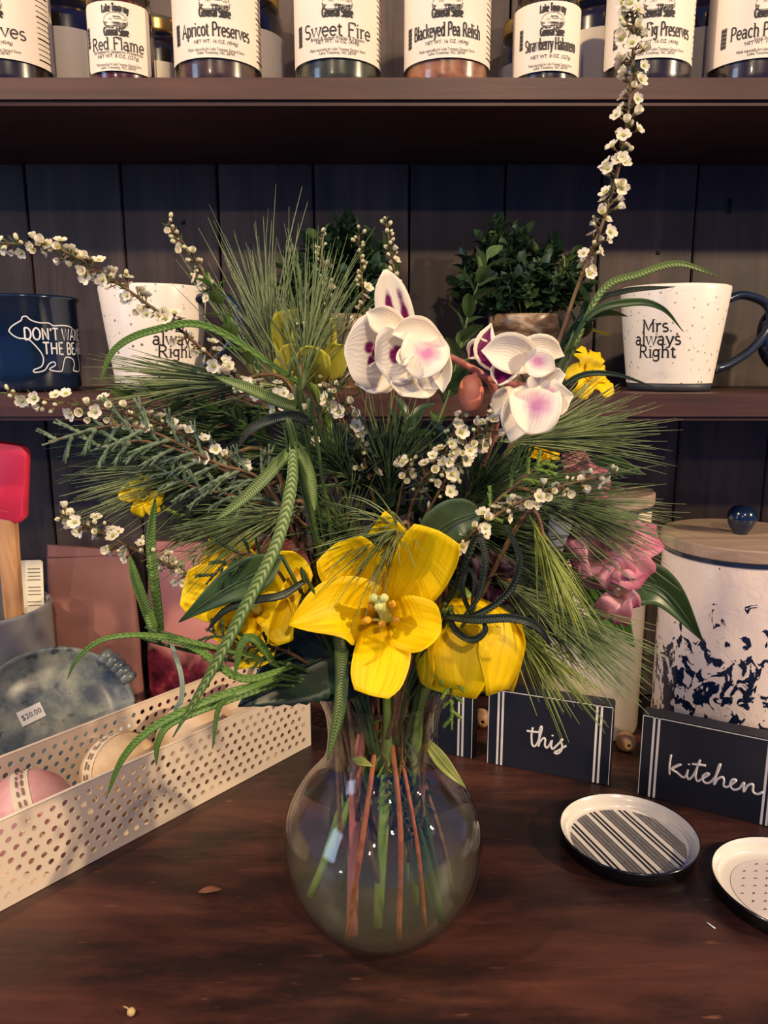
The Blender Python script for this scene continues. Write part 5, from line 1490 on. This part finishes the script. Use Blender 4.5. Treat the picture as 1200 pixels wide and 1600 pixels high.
filler('short budded filler sprig above the Mr. mug', [(480, 760, .50), (400, 590, .49), (340, 470, .485), (305, 405, .483), (262, 348, .48)], .50, 26, neck(592, .0), 5, .0065, .45)
filler('white-flowered filler sprig pointing to the pink alstroemeria', [(640, 940, .47), (700, 868, .452), (765, 812, .44), (850, 768, .435), (965, 738, .44)], .08, 64, neck(610, -.02), 6, .0070, .25)
filler('white-flowered filler sprig in the dark gap under the right orchid', [(640, 880, .485), (690, 760, .468), (735, 690, .458), (790, 652, .455)], .25, 46, neck(612, -.01), 7, .0105, .25)
filler('white-flowered filler sprig below the salmon orchid bud', [(630, 860, .49), (655, 760, .470), (690, 720, .462), (722, 650, .458)], .30, 32, neck(608, .0), 8, .010, .3)
filler('little cluster of white filler flowers in the middle of the pine', [(612, 880, .49), (622, 790, .478), (640, 722, .468)], .72, 16, neck(604, .0), 9, .009, .1)
filler('white filler sprig beneath the large orchid', [(590, 860, .49), (575, 740, .478), (545, 660, .47), (515, 600, .466)], .30, 26, neck(598, .0), 10, .008, .35)
filler('white filler sprig between pale yellow bloom and Mr. mug', [(560, 860, .49), (500, 700, .475), (440, 625, .466), (345, 590, .462)], .35, 40, neck(594, .0), 11, .009, .3)
filler('budded filler twig between the orchid and the left boxwood', [(560, 780, .53), (572, 600, .535), (568, 480, .54), (560, 358, .54)], .55, 30, neck(598, .01), 12, .0050, .8)
filler('thin budded filler twig above the large orchid', [(590, 780, .53), (622, 560, .535), (618, 440, .54), (602, 342, .54)], .62, 20, neck(601, .01), 13, .0042, .85)
filler('budded filler twig above the pale yellow bloom', [(545, 780, .53), (522, 600, .535), (512, 480, .54), (500, 362, .54)], .55, 26, neck(597, .01), 14, .0048, .8)
filler('white filler twig among pine needles beside the pale yellow bloom', [(560, 760, .52), (530, 640, .51), (500, 560, .505), (470, 505, .50)], .4, 24, neck(596, .01), 15, .006, .5)
filler('brownish fading filler sprig over the burgundy-print pouch', [(440, 970, .475), (370, 940, .468), (310, 905, .465), (262, 880, .463)], .15, 44, neck(588, -.01), 16, .013, .35, .9)

# ------------------------------------------------------------------ pine sprays
def needle_mat(name, a, b):
    return leafy(name, a, b, .42, .12, 25, .4, 0)
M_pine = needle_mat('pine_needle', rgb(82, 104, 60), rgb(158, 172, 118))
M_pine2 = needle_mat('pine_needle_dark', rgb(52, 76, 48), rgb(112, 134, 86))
M_pine3 = needle_mat('pine_needle_yellowish', rgb(104, 124, 44), rgb(160, 172, 84))
def pine(label, base, tip, n, spread, seed, mat=None, stemf=.35, droop=.10, low=None, r=.00052, lo_sp=3, nl=None):
    rnd = random.Random(seed)
    B, T = P(*base), P(*tip); ax = (T - B); L = ax.length; ax.normalize()
    S1 = B + ax * L * stemf
    low = low or neck(base[0] * .25 + 450 + rnd.uniform(-30, 30), rnd.uniform(-.026, .026), rnd.uniform(.05, .13))
    t = thing('pine_spray', low, label, 'pine branch')
    rm_ = rim(B); mid = rm_.lerp(B, .5)
    stem_of(t, [low, rm_, mid, B, S1], [.0018, .0017, .0016, .0012], M_bark, 'twig', 6)
    s, u = frame_from(ax)
    mb = MB(); nlen = nl or L * (1 - stemf * .55)
    for i in range(int(n * 1.25)):
        f = rnd.random() ** .7
        q = B + ax * L * stemf * f
        a = rnd.uniform(0, 6.283); sp_ = math.radians(rnd.uniform(lo_sp, spread * 1.3)) * (1.2 - .4 * f)
        d = (ax * math.cos(sp_) + (s * math.cos(a) + u * math.sin(a)) * math.sin(sp_)).normalized()
        l = nlen * rnd.uniform(.5, 1.08) * (1 - .12 * f)
        bend = (Vector((0, 0, -1)) * droop * rnd.uniform(.3, 1.6) + Vector((rnd.uniform(-1, 1), rnd.uniform(-1, 1), rnd.uniform(-1, 1))) * .11) * l
        s2, u2 = frame_from(d)
        vs = []; m = 5
        for j in range(m + 1):
            e = j / m; c = q + d * l * e + bend * e * e; rad = r * (1 - .75 * e ** 3)
            for k in range(3):
                aa = k * 2.0944; vs.append(c + (s2 * math.cos(aa) + u2 * math.sin(aa)) * rad)
        fs = [(j * 3 + k, j * 3 + (k + 1) % 3, j * 3 + 3 + (k + 1) % 3, j * 3 + 3 + k) for j in range(m) for k in range(3)]
        mb.add(vs, fs)
    mb.build('needles', mat or M_pine, t, kind='stuff')
    return t
pine('pine spray fanning upward beside the Mr. mug with long thin needles', (440, 640, .52), (385, 318, .54), 66, 30, 1, droop=-.02)
pine('dense pine spray standing behind the pale yellow bloom', (468, 620, .490), (505, 372, .510), 105, 34, 2, droop=.0)
pine('pine spray of level needles crossing the foot of the Mr. mug', (455, 606, .485), (150, 582, .47), 90, 13, 3, droop=.06)
pine('pine spray spreading along the shelf edge left of the bouquet', (400, 680, .50), (105, 678, .475), 120, 17, 4, M_pine2, droop=.07)
pine('large pine spray drooping toward the pink spatula', (420, 710, .478), (128, 772, .455), 150, 16, 5, droop=.08)
pine('pine tuft drooping over the open yellow tulip', (638, 826, .452), (478, 850, .412), 74, 52, 6, droop=.40, stemf=.14)
pine('pine spray above the left yellow tulip', (480, 790, .462), (258, 862, .432), 85, 24, 7, droop=.10)
pine('pine spray of long level needles below the right orchid', (770, 690, .505), (1038, 676, .50), 75, 14, 8, droop=.03)
pine('thick pine spray across the pink alstroemeria', (790, 770, .492), (1048, 832, .475), 150, 22, 9, droop=.08)
pine('yellow-tinged pine spray hanging below the alstroemeria filler sprig', (825, 800, .462), (915, 985, .440), 70, 20, 10, M_pine3, droop=.10)
pine('large pine spray hanging toward the kitchen sign', (770, 900, .478), (1012, 1050, .458), 165, 20, 11, droop=.10)
pine('pine spray hanging over the top of the this sign', (775, 950, .470), (922, 1108, .448), 80, 20, 12, M_pine3, droop=.10)
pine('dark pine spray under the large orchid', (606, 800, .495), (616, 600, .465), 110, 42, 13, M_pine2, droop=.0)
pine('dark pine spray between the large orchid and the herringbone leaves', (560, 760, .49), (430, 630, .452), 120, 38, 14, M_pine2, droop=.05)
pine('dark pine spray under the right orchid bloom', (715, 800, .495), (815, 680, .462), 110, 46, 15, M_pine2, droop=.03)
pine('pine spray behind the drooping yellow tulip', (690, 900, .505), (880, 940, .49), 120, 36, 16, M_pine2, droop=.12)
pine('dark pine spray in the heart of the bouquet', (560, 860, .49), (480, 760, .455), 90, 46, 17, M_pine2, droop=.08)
pine('pine spray rising beside the left boxwood', (500, 660, .54), (560, 450, .56), 60, 34, 18, M_pine2, droop=.02)
pine('pine spray leaning behind the right orchid toward the mug', (800, 690, .53), (985, 620, .55), 60, 22, 19, droop=.02)
pine('pine spray filling the gap above the small left yellow flower', (430, 730, .50), (170, 745, .478), 110, 20, 21, M_pine2, droop=.08)
pine('pine spray under the herringbone leaf bending left', (450, 760, .485), (235, 835, .458), 100, 20, 22, M_pine2, droop=.10)
pine('pine spray tucked behind the shelf-edge filler sprig', (470, 650, .515), (200, 640, .49), 100, 18, 23, M_pine2, droop=.05)
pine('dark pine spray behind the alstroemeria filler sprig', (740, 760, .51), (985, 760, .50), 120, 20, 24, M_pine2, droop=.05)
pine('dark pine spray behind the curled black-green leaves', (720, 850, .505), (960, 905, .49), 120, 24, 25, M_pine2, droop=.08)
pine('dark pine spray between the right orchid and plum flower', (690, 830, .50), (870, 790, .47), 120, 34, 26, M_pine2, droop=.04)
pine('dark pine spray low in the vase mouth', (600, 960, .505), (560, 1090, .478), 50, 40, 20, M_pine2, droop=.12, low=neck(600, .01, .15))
# ------------------------------------------------------------------ leaves
def herring(name, dark, light, F=34.0):
    m, nt, b, o = nodes(name)
    uv, u, v = uvnode(nt)
    au = mth(nt, 'ABSOLUTE', mth(nt, 'SUBTRACT', u, .5))
    ph_ = mth(nt, 'FRACT', mth(nt, 'MULTIPLY_ADD', v, F, mth(nt, 'MULTIPLY', au, -1.8)))
    tri = mth(nt, 'ABSOLUTE', mth(nt, 'SUBTRACT', ph_, .5))
    edge = ramp(nt, au, [(.20, (1, 1, 1, 1)), (.42, (.0, .0, .0, 1))])
    f = mth(nt, 'MULTIPLY', ramp(nt, tri, [(.12, (1, 1, 1, 1)), (.34, (0, 0, 0, 1))]), edge)
    col = mixc(nt, f, dark, light)
    finish_leaf(nt, b, o, col, .4, .15, .4, .6, tri)
    return m
M_her = herring('herringbone_leaf', rgb(84, 110, 50), rgb(158, 176, 108), 46)
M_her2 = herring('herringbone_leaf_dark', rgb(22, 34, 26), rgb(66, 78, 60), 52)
M_her3 = herring('herringbone_leaf_fresh', rgb(92, 128, 52), rgb(112, 146, 70), 40)
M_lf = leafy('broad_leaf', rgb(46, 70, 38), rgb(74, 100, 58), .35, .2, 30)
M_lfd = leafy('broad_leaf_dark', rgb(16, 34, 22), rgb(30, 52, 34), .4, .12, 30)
M_lfb = leafy('broad_leaf_bright', rgb(70, 112, 44), rgb(104, 146, 66), .35, .35, 30)
def strap(label, path, wpx, mat, prof='strap', low=None, cup=.25, fold=.15, name='herringbone_leaf', cat='leaf', nv=40, twist=0.0, group=None, nh=None):
    pts = PL(path); mid = path[len(path) // 2]
    mb = MB(); blade(mb, pts, wpx * mpp(mid[2], mid[1]), prof, nh, cup, fold, .015, 3, 4, nv, twist=twist)
    t = thing(name, low or pts[0], label, cat, group)
    mb.build('leaf_blade', mat, t, solid=.0006)
    if low:
        m2 = pts[0]; stem_of(t, [inneck(low), rim(m2), m2, pts[0].lerp(pts[1], .15)], [.0013, .0011], M_darkstem, sides=5)
    return t
nk = lambda x, dy=-.015: neck(x, dy, .16)
strap('long herringbone-patterned leaf hanging down over the perforated box', [(458, 690, .418), (455, 760, .410), (432, 850, .400), (385, 945, .392), (330, 1050, .388), (270, 1152, .390)], 19, M_her, low=nk(590))
strap('herringbone leaf bending left from the top of the long hanging one', [(456, 700, .422), (425, 735, .414), (385, 775, .408), (335, 815, .404)], 19, M_her, low=nk(588))
strap('short herringbone leaf hanging over the dark pine heart', [(462, 692, .424), (484, 740, .416), (492, 800, .412)], 16, M_her, low=nk(592))
strap('herringbone leaf arching above the shelf edge in front of the Mr. mug', [(470, 640, .44), (430, 625, .432), (385, 605, .428), (335, 588, .428)], 18, M_her, low=nk(590))
strap('dark herringbone leaf lying level among needles under the pale yellow bloom', [(490, 660, .44), (450, 650, .434), (395, 668, .43), (372, 700, .43)], 17, M_her2, low=nk(590))
strap('herringbone leaf hanging down against the vase neck', [(528, 985, .440), (534, 1040, .432), (530, 1110, .430), (512, 1188, .434)], 20, M_her, low=nk(585, -.028))
strap('dark curled herringbone leaf crossing the left yellow tulip', [(480, 905, .412), (440, 930, .404), (395, 938, .402), (350, 955, .402), (322, 988, .404)], 12, M_her2, low=nk(588))
# curled black-green loops beside the drooping tulip
for i, (lb, path, w_) in enumerate((
    ('black-green curled leaf looping upright beside the open tulip', [(690, 955, .44), (720, 900, .43), (745, 840, .428), (758, 870, .424), (748, 930, .424), (722, 965, .426)], 11),
    ('black-green curled leaf lying level across the drooping tulip', [(688, 962, .43), (740, 968, .418), (800, 966, .412), (840, 980, .410), (862, 1012, .412)], 13),
    ('black-green curled leaf making a low loop on the drooping tulip', [(700, 958, .43), (712, 985, .420), (738, 1000, .415), (758, 985, .414), (752, 962, .418)], 10),
    ('black-green curled leaf sweeping up in a wide arc beside the plum flower', [(700, 968, .43), (750, 958, .42), (795, 925, .415), (812, 880, .413), (800, 840, .415), (786, 822, .42)], 10),
    ('thin black-green curled leaf inside the loops by the plum flower', [(735, 960, .43), (722, 920, .425), (730, 890, .424), (742, 905, .424), (736, 945, .426)], 8))):
    strap(lb, path, w_, M_her2, low=nk(606 + 3 * i, -.02), cup=.5, fold=.3)
# fresh strap leaves at lower left
strap('fresh green leaf standing upright under the small left yellow flower', [(252, 990, .445), (240, 900, .442), (236, 840, .442), (243, 775, .444)], 15, M_her3, low=nk(580, -.02))
strap('fresh green leaf leaning left beside the burgundy-print pouch', [(248, 1005, .436), (228, 950, .434), (212, 905, .434), (203, 868, .436)], 16, M_her3, low=nk(580, -.02))
strap('drooping green leaf whose tip hangs over the near wall of the box', [(440, 1060, .435), (350, 1085, .412), (250, 1130, .402), (195, 1180, .400), (165, 1248, .402)], 12, M_her3, low=nk(580, -.025))
strap('short green leaf hanging into the perforated box', [(430, 1070, .435), (340, 1100, .415), (268, 1130, .408), (247, 1160, .406), (244, 1196, .408)], 11, M_her3, low=nk(582, -.025))
strap('green leaf crossing the burgundy pouch toward the tulip', [(460, 1040, .44), (380, 1060, .418), (310, 1015, .412), (262, 998, .412), (196, 993, .414)], 12, M_her3, low=nk(583, -.025))
strap('long thin green leaf arching out over the pottery dish', [(450, 1040, .44), (330, 1010, .412), (240, 993, .402), (165, 998, .398), (122, 1028, .398), (105, 1062, .400)], 8, M_her3, low=nk(582, -.025))
strap('green leaf hanging beneath the left yellow tulip', [(430, 1040, .435), (400, 1000, .415), (378, 1005, .410), (366, 1060, .410)], 13, M_her3, low=nk(585, -.025))
strap('narrow green leaf pointing down beside the box end', [(445, 1055, .436), (390, 1075, .418), (345, 1100, .412), (332, 1170, .412)], 9, M_her3, low=nk(586, -.025))
strap('silvery thin leaf looping down by the perforated box', [(262, 990, .42), (282, 1050, .416), (284, 1090, .415), (275, 1110, .415), (300, 1122, .416)], 7, leafy('silvery_leaf', rgb(120, 144, 120), rgb(168, 184, 160), .4, .15), low=nk(584, -.025))
strap('grass-green leaf arching up in front of the Mr. mug', [(470, 600, .47), (330, 512, .455), (240, 516, .45), (180, 545, .447), (155, 600, .447)], 11, M_her3, low=nk(588))
strap('feathery pale leaf arching over the rim of the Mrs. mug', [(890, 560, .52), (940, 455, .515), (1000, 428, .512), (1060, 412, .512), (1122, 432, .514)], 11, M_her, low=neck(625, .005, .15))
strap('dark leaf bending across the face of the Mrs. mug', [(880, 560, .52), (925, 490, .512), (990, 472, .51), (1035, 482, .51), (1068, 518, .512)], 12, M_lf, 'leaf', low=neck(625, .005, .15))
strap('thin dark leaf under the base of the Mrs. mug', [(840, 640, .52), (900, 590, .512), (960, 585, .51), (1030, 608, .512)], 9, M_lfd, 'leaf', low=neck(624, .005, .15))
strap('thin leaf above the right orchid touching the mug', [(860, 570, .53), (920, 480, .525), (975, 455, .522), (1055, 448, .522)], 9, M_her2, low=neck(622, .005, .15))
# broad leaves
def broad(label, path, wpx, mat, prof='leaf', low=None, serr=0.0, cup=.12, fold=.25, wave=.03, nh=None, twist=0.0):
    pts = PL(path); mid = path[len(path) // 2]
    t = thing('broad_leaf', low or pts[0], label, 'leaf')
    mb = MB(); blade(mb, pts, wpx * mpp(mid[2], mid[1]), prof, nh, cup, fold, wave, 1.4, 8, 22, serr=serr, twist=twist)
    mb.build('leaf_blade', mat, t, solid=.0006)
    mb = MB(); tube(mb, [q + (EYEV - q).normalized() * .0002 for q in spline(pts, 16)], [.0009, .0004], 5, raw=True); mb.build('midrib', mat, t)
    if low: stem_of(t, [inneck(low), rim(pts[0]), pts[0]], [.0016, .0012], M_darkstem, sides=5)
    return t
broad('long dark green leaf lying across the left yellow tulip', [(440, 868, .412), (400, 895, .404), (345, 925, .400), (280, 972, .400)], 60, M_lf, low=nk(588))
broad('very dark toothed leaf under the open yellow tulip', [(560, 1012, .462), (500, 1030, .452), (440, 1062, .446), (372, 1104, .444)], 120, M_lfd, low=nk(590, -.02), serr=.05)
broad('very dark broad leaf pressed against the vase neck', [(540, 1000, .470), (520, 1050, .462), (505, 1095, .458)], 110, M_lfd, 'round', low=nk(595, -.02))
broad('large smooth green leaf pointing at the splattered canister', [(905, 905, .535), (985, 908, .525), (1040, 925, .522), (1098, 1002, .525)], 72, M_lf, low=neck(632, .0, .16), fold=.4)
broad('bright green leaf glowing below the pink alstroemeria', [(905, 880, .53), (945, 940, .52), (992, 1012, .518)], 66, M_lfb, low=neck(632, .0, .16))
broad('round grey-green leaf above the open yellow tulip', [(660, 850, .462), (705, 815, .450), (752, 800, .448)], 66, leafy('grey_green_leaf', rgb(56, 76, 50), rgb(84, 104, 72), .4, .2), 'round', low=neck(614, -.01, .16))
broad('glossy leaf pointing right behind the alstroemeria filler sprig', [(880, 745, .55), (950, 725, .545), (1010, 742, .545)], 30, M_lf, low=neck(628, .01, .16))
broad('pale green leaf showing inside the vase shoulder', [(660, 1150, .505), (695, 1195, .492), (728, 1232, .488)], 22, leafy('wet_pale_leaf', rgb(150, 160, 70), rgb(186, 190, 104), .4, .25), low=None)
broad('small lime leaf floating inside the vase neck', [(552, 1186, .478), (566, 1190, .474), (584, 1198, .474)], 13, MATS['wet_pale_leaf'])

# ------------------------------------------------------------------ leafy green sprigs
def leaf_mesh(nm, mat, L, W):
    mb = MB(); blade(mb, [(0, 0, 0), (0, L * .5, L * .07), (0, L, -L * .04)], W, 'small', nh=(0, 0, 1), cup=.2, fold=.15, nu=4, nv=7, ph=0)
    return mb.mesh(nm, mat)
LM = {k: leaf_mesh('leaf', m, l, w_) for k, (m, l, w_) in dict(mid=(M_box2, .022, .0095), dark=(M_lfd, .021, .0100), deep=(M_lf, .023, .0095), big=(M_lfd, .034, .016), lime=(M_lfb, .014, .0048)).items()}
def leafy_sprig(label, path, kinds, n, low, seed, r=.0011, sc=1.0, buds=False):
    rnd = random.Random(seed)
    pts = [inneck(low), rim(P(*path[0]))] + PL(path); p = spline(pts, 60)
    t = thing('leafy_sprig', low, label, 'leaf sprig')
    mb = MB(); tube(mb, p, [r * 1.2, r, r * .5], 5, raw=True); mb.build('stem', M_stem, t)
    k0 = 2 / (len(pts) - 1)
    for i in range(n):
        f = k0 + (1 - k0) * (i + .5) / n; k = min(int(f * 60), 59); q = p[k]
        ax = (p[k + 1] - p[max(k - 1, 0)]).normalized(); s, u = frame_from(ax)
        a = i * 2.4 + rnd.uniform(-.3, .3); o_ = s * math.cos(a) + u * math.sin(a)
        d = (o_ + ax * rnd.uniform(.4, 1.1)).normalized(); up = (ax - d * ax.dot(d)).normalized(); sd = d.cross(up)
        M = Matrix((sd, d, up)).transposed().to_4x4(); M.translation = q
        link('leaf', LM[rnd.choice(kinds)], t, M @ Matrix.Scale(sc * rnd.uniform(.75, 1.15), 4))
    return t
leafy_sprig('leafy green sprig standing between the two boxwood pots', [(660, 760, .53), (705, 600, .545), (735, 480, .55), (764, 398, .55)], ['mid', 'deep', 'mid'], 26, neck(608, .01, .14), 1)
leafy_sprig('small leafy sprig beside the foot of the tall filler twig', [(700, 780, .53), (830, 600, .53), (890, 530, .53), (925, 488, .53)], ['deep', 'dark'], 20, neck(615, .01, .14), 2, sc=1.1)
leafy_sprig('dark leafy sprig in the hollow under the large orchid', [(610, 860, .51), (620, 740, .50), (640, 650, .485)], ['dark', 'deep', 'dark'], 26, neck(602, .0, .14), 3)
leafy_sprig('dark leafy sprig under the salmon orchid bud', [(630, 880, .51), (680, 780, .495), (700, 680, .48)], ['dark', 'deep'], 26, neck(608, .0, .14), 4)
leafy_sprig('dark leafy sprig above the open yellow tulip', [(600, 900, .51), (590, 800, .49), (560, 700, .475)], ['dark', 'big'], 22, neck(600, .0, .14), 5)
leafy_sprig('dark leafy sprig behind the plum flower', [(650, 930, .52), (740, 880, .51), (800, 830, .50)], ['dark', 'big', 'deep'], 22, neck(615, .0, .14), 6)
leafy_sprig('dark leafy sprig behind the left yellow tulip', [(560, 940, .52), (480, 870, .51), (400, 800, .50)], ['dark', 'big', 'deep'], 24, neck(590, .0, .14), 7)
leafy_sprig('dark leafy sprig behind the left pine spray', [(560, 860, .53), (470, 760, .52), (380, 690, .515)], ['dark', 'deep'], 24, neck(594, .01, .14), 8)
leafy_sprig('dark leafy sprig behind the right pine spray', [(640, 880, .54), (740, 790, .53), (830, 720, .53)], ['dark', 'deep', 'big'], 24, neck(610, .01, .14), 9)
leafy_sprig('lime-tipped leafy sprig beside the short budded filler sprig', [(480, 760, .50), (410, 600, .488), (355, 500, .483), (325, 432, .481)], ['lime', 'lime', 'mid'], 22, neck(594, .0, .14), 10)
leafy_sprig('leafy sprig crossing behind the drooping yellow tulip', [(640, 1000, .51), (720, 960, .50), (820, 985, .49)], ['dark', 'deep'], 20, neck(618, -.005, .15), 11)
leafy_sprig('leafy sprig between the left pine and the white filler', [(520, 800, .50), (430, 700, .49), (340, 640, .482), (200, 610, .478)], ['lime', 'mid', 'deep'], 26, neck(592, .0, .14), 12)

# ------------------------------------------------------------------ scaly evergreen sprigs
M_scale = leafy('scale_leaf_greygreen', rgb(74, 96, 70), rgb(124, 142, 112), .5, .08, 200, .3, .4)
M_scaled = leafy('scale_leaf_dark', rgb(26, 44, 28), rgb(54, 76, 44), .5, .08, 200, .3, .4)
M_scaley = leafy('scale_leaf_fresh', rgb(86, 122, 40), rgb(134, 160, 70), .5, .15, 200, .3, .4)
def cypress(label, path, low, mat, n, bl, seed, r=.0014, flat_=True):
    rnd = random.Random(seed)
    pts = ([inneck(low), rim(P(*path[0]))] if low else []) + PL(path); p = spline(pts, 50); k0 = (2 / (len(pts) - 1)) if low else 0
    t = thing('cypress_sprig', pts[0], label, 'evergreen sprig')
    mb = MB(); tube(mb, p, [.0014, .0011, .0008], 5, raw=True); mb.build('twig', M_bark, t)
    mb = MB()
    def scaly(a, b, r_):
        m = 9; q = [a.lerp(b, i / m) + Vector((0, 0, -.0012 * (i / m) ** 2)) for i in range(m + 1)]
        tube(mb, q, [r_ * (1.25 if i % 2 else .65) * (1 - .5 * i / m) for i in range(m + 1)], 5, raw=True)
    for i in range(n):
        f = k0 + (1 - k0) * (i + .6) / n; k = min(int(f * 50), 49); q = p[k]
        ax = (p[k + 1] - p[max(k - 1, 0)]).normalized(); s = ax.cross((EYEV - q).normalized()).normalized(); nn = s.cross(ax)
        sg = 1 if i % 2 else -1
        d = (ax * .8 + s * sg * .75 + nn * rnd.uniform(-.35, .35)).normalized(); l = bl * rnd.uniform(.7, 1.15) * (1 - .45 * (i / n))
        e = q + d * l; scaly(q, e, r)
        for z in (.35, .62):
            scaly(q.lerp(e, z), q.lerp(e, z) + (d + s * sg * .6 + nn * rnd.uniform(-.3, .3)).normalized() * l * .38, r * .8)
    q = p[-1]; scaly(p[44], q + (p[-1] - p[-3]).normalized() * .004, r)
    mb.build('scale_leaves', mat, t, kind='stuff')
    return t
cypress('grey-green scaly evergreen sprig reaching left below the middle shelf', [(440, 790, .46), (330, 720, .450), (200, 665, .445), (76, 690, .444)], neck(586, -.01, .15), M_scale, 20, .030, 1)
cypress('second grey-green scaly evergreen sprig under the shelf-edge filler sprig', [(440, 800, .465), (340, 730, .452), (230, 690, .447), (150, 700, .446)], neck(588, -.01, .15), M_scale, 16, .026, 2)
cypress('dark scaly evergreen sprig in front of the left yellow tulip', [(440, 900, .43), (405, 872, .412), (370, 866, .406), (330, 902, .404)], neck(588, -.02, .15), M_scaled, 12, .020, 3, .0011)
cypress('fresh green scaly sprig hanging below the open tulip', [(660, 990, .45), (690, 1020, .436), (704, 1070, .430), (706, 1128, .430)], neck(606, -.025, .17), M_scaley, 14, .014, 4)
cypress('dark scaly sprig between the open and drooping tulips', [(640, 985, .46), (680, 1000, .444), (698, 1040, .440), (690, 1080, .440)], neck(604, -.025, .17), M_scaled, 14, .016, 5)
cypress('fresh green scaly sprig above the alstroemeria filler sprig', [(700, 880, .48), (760, 800, .455), (820, 745, .448), (850, 722, .447)], neck(612, -.01, .15), M_scaley, 12, .018, 6)
cypress('dark feathery evergreen sprig under the left yellow tulip', [(470, 1030, .45), (420, 1010, .432), (372, 1010, .426), (330, 985, .424)], neck(588, -.02, .16), M_scaled, 16, .020, 7, .0011)
cypress('grey-green scaly evergreen sprig above the small left yellow flower', [(470, 830, .47), (380, 780, .455), (300, 760, .450), (250, 730, .449)], neck(588, -.01, .15), M_scale, 16, .022, 8)

# ------------------------------------------------------------------ bare stems and fern seen inside the vase
def bare(label, pts, r, mat):
    t = thing('cut_stem', pts[0], label, 'stem'); stem_of(t, pts, r, mat); return t
bare('thick green stem leaning in the left side of the vase', [bottom(478, -.005, .03), neck(556, -.008, .12), neck(570, -.01), P(560, 1080, .51)], [.0034, .0030], M_tstem)
bare('thin rust-coloured stem crossing the pink stem in the vase', [bottom(542, -.03, .012), P(568, 1300, .47), neck(588, -.015), P(590, 1080, .50)], [.0020, .0018], M_rust)
bare('thin rust-coloured stem right of the middle in the vase', [bottom(622, -.026, .010), P(626, 1300, .478), neck(612, -.02), P(610, 1080, .50)], [.0020, .0018], M_rust)
bare('short thin rust-coloured stem among green stems in the vase', [bottom(662, -.020, .016), P(652, 1320, .482), neck(622, -.015), P(618, 1080, .50)], [.0016, .0014], M_rust)
bare('dark red-brown stem at the right side of the vase', [bottom(716, .005, .028), P(690, 1310, .50), neck(636, .0), P(630, 1080, .51)], [.0018, .0016], M_bark)
bare('yellow-green stem at the far left inside the vase', [bottom(488, .03, .030), neck(548, .010, .12), neck(562, .010), P(556, 1080, .53)], [.0042, .0036], M_tstem)
bare('brown twig in the vase neck behind the tulip stem', [bottom(585, .02, .060), P(575, 1250, .54), neck(580, .015), P(585, 1060, .53)], [.0022, .0020], M_bark)
bare('dark green stem slanting to the right side of the vase bottom', [bottom(688, -.022, .022), neck(640, -.012, .12), neck(616, -.014), P(612, 1080, .50)], [.0036, .0028], M_darkstem)
bare('dark green stem behind the pink stem in the vase', [bottom(530, .020, .016), neck(572, .008, .12), neck(590, .008), P(594, 1080, .53)], [.0026, .0022], M_darkstem)
bare('slim olive stem behind the middle tulip stem', [bottom(640, .025, .014), neck(622, .010, .12), neck(606, .010), P(604, 1080, .53)], [.0022, .0020], M_tstem)
cypress('third wet fern-like sprig near the vase neck', [(600, 1110, .500), (596, 1160, .500), (606, 1215, .495), (600, 1260, .492)], None, M_scaley, 18, .013, 13, .0010)
cypress('wet green fern-like sprig hanging inside the vase', [(628, 1110, .505), (628, 1180, .500), (620, 1250, .492), (640, 1300, .488)], None, M_scaled, 22, .016, 11, .0011)
cypress('second wet green fern-like sprig inside the vase belly', [(662, 1120, .505), (655, 1200, .500), (662, 1270, .492), (650, 1310, .490)], None, M_scaled, 18, .016, 12, .0011)
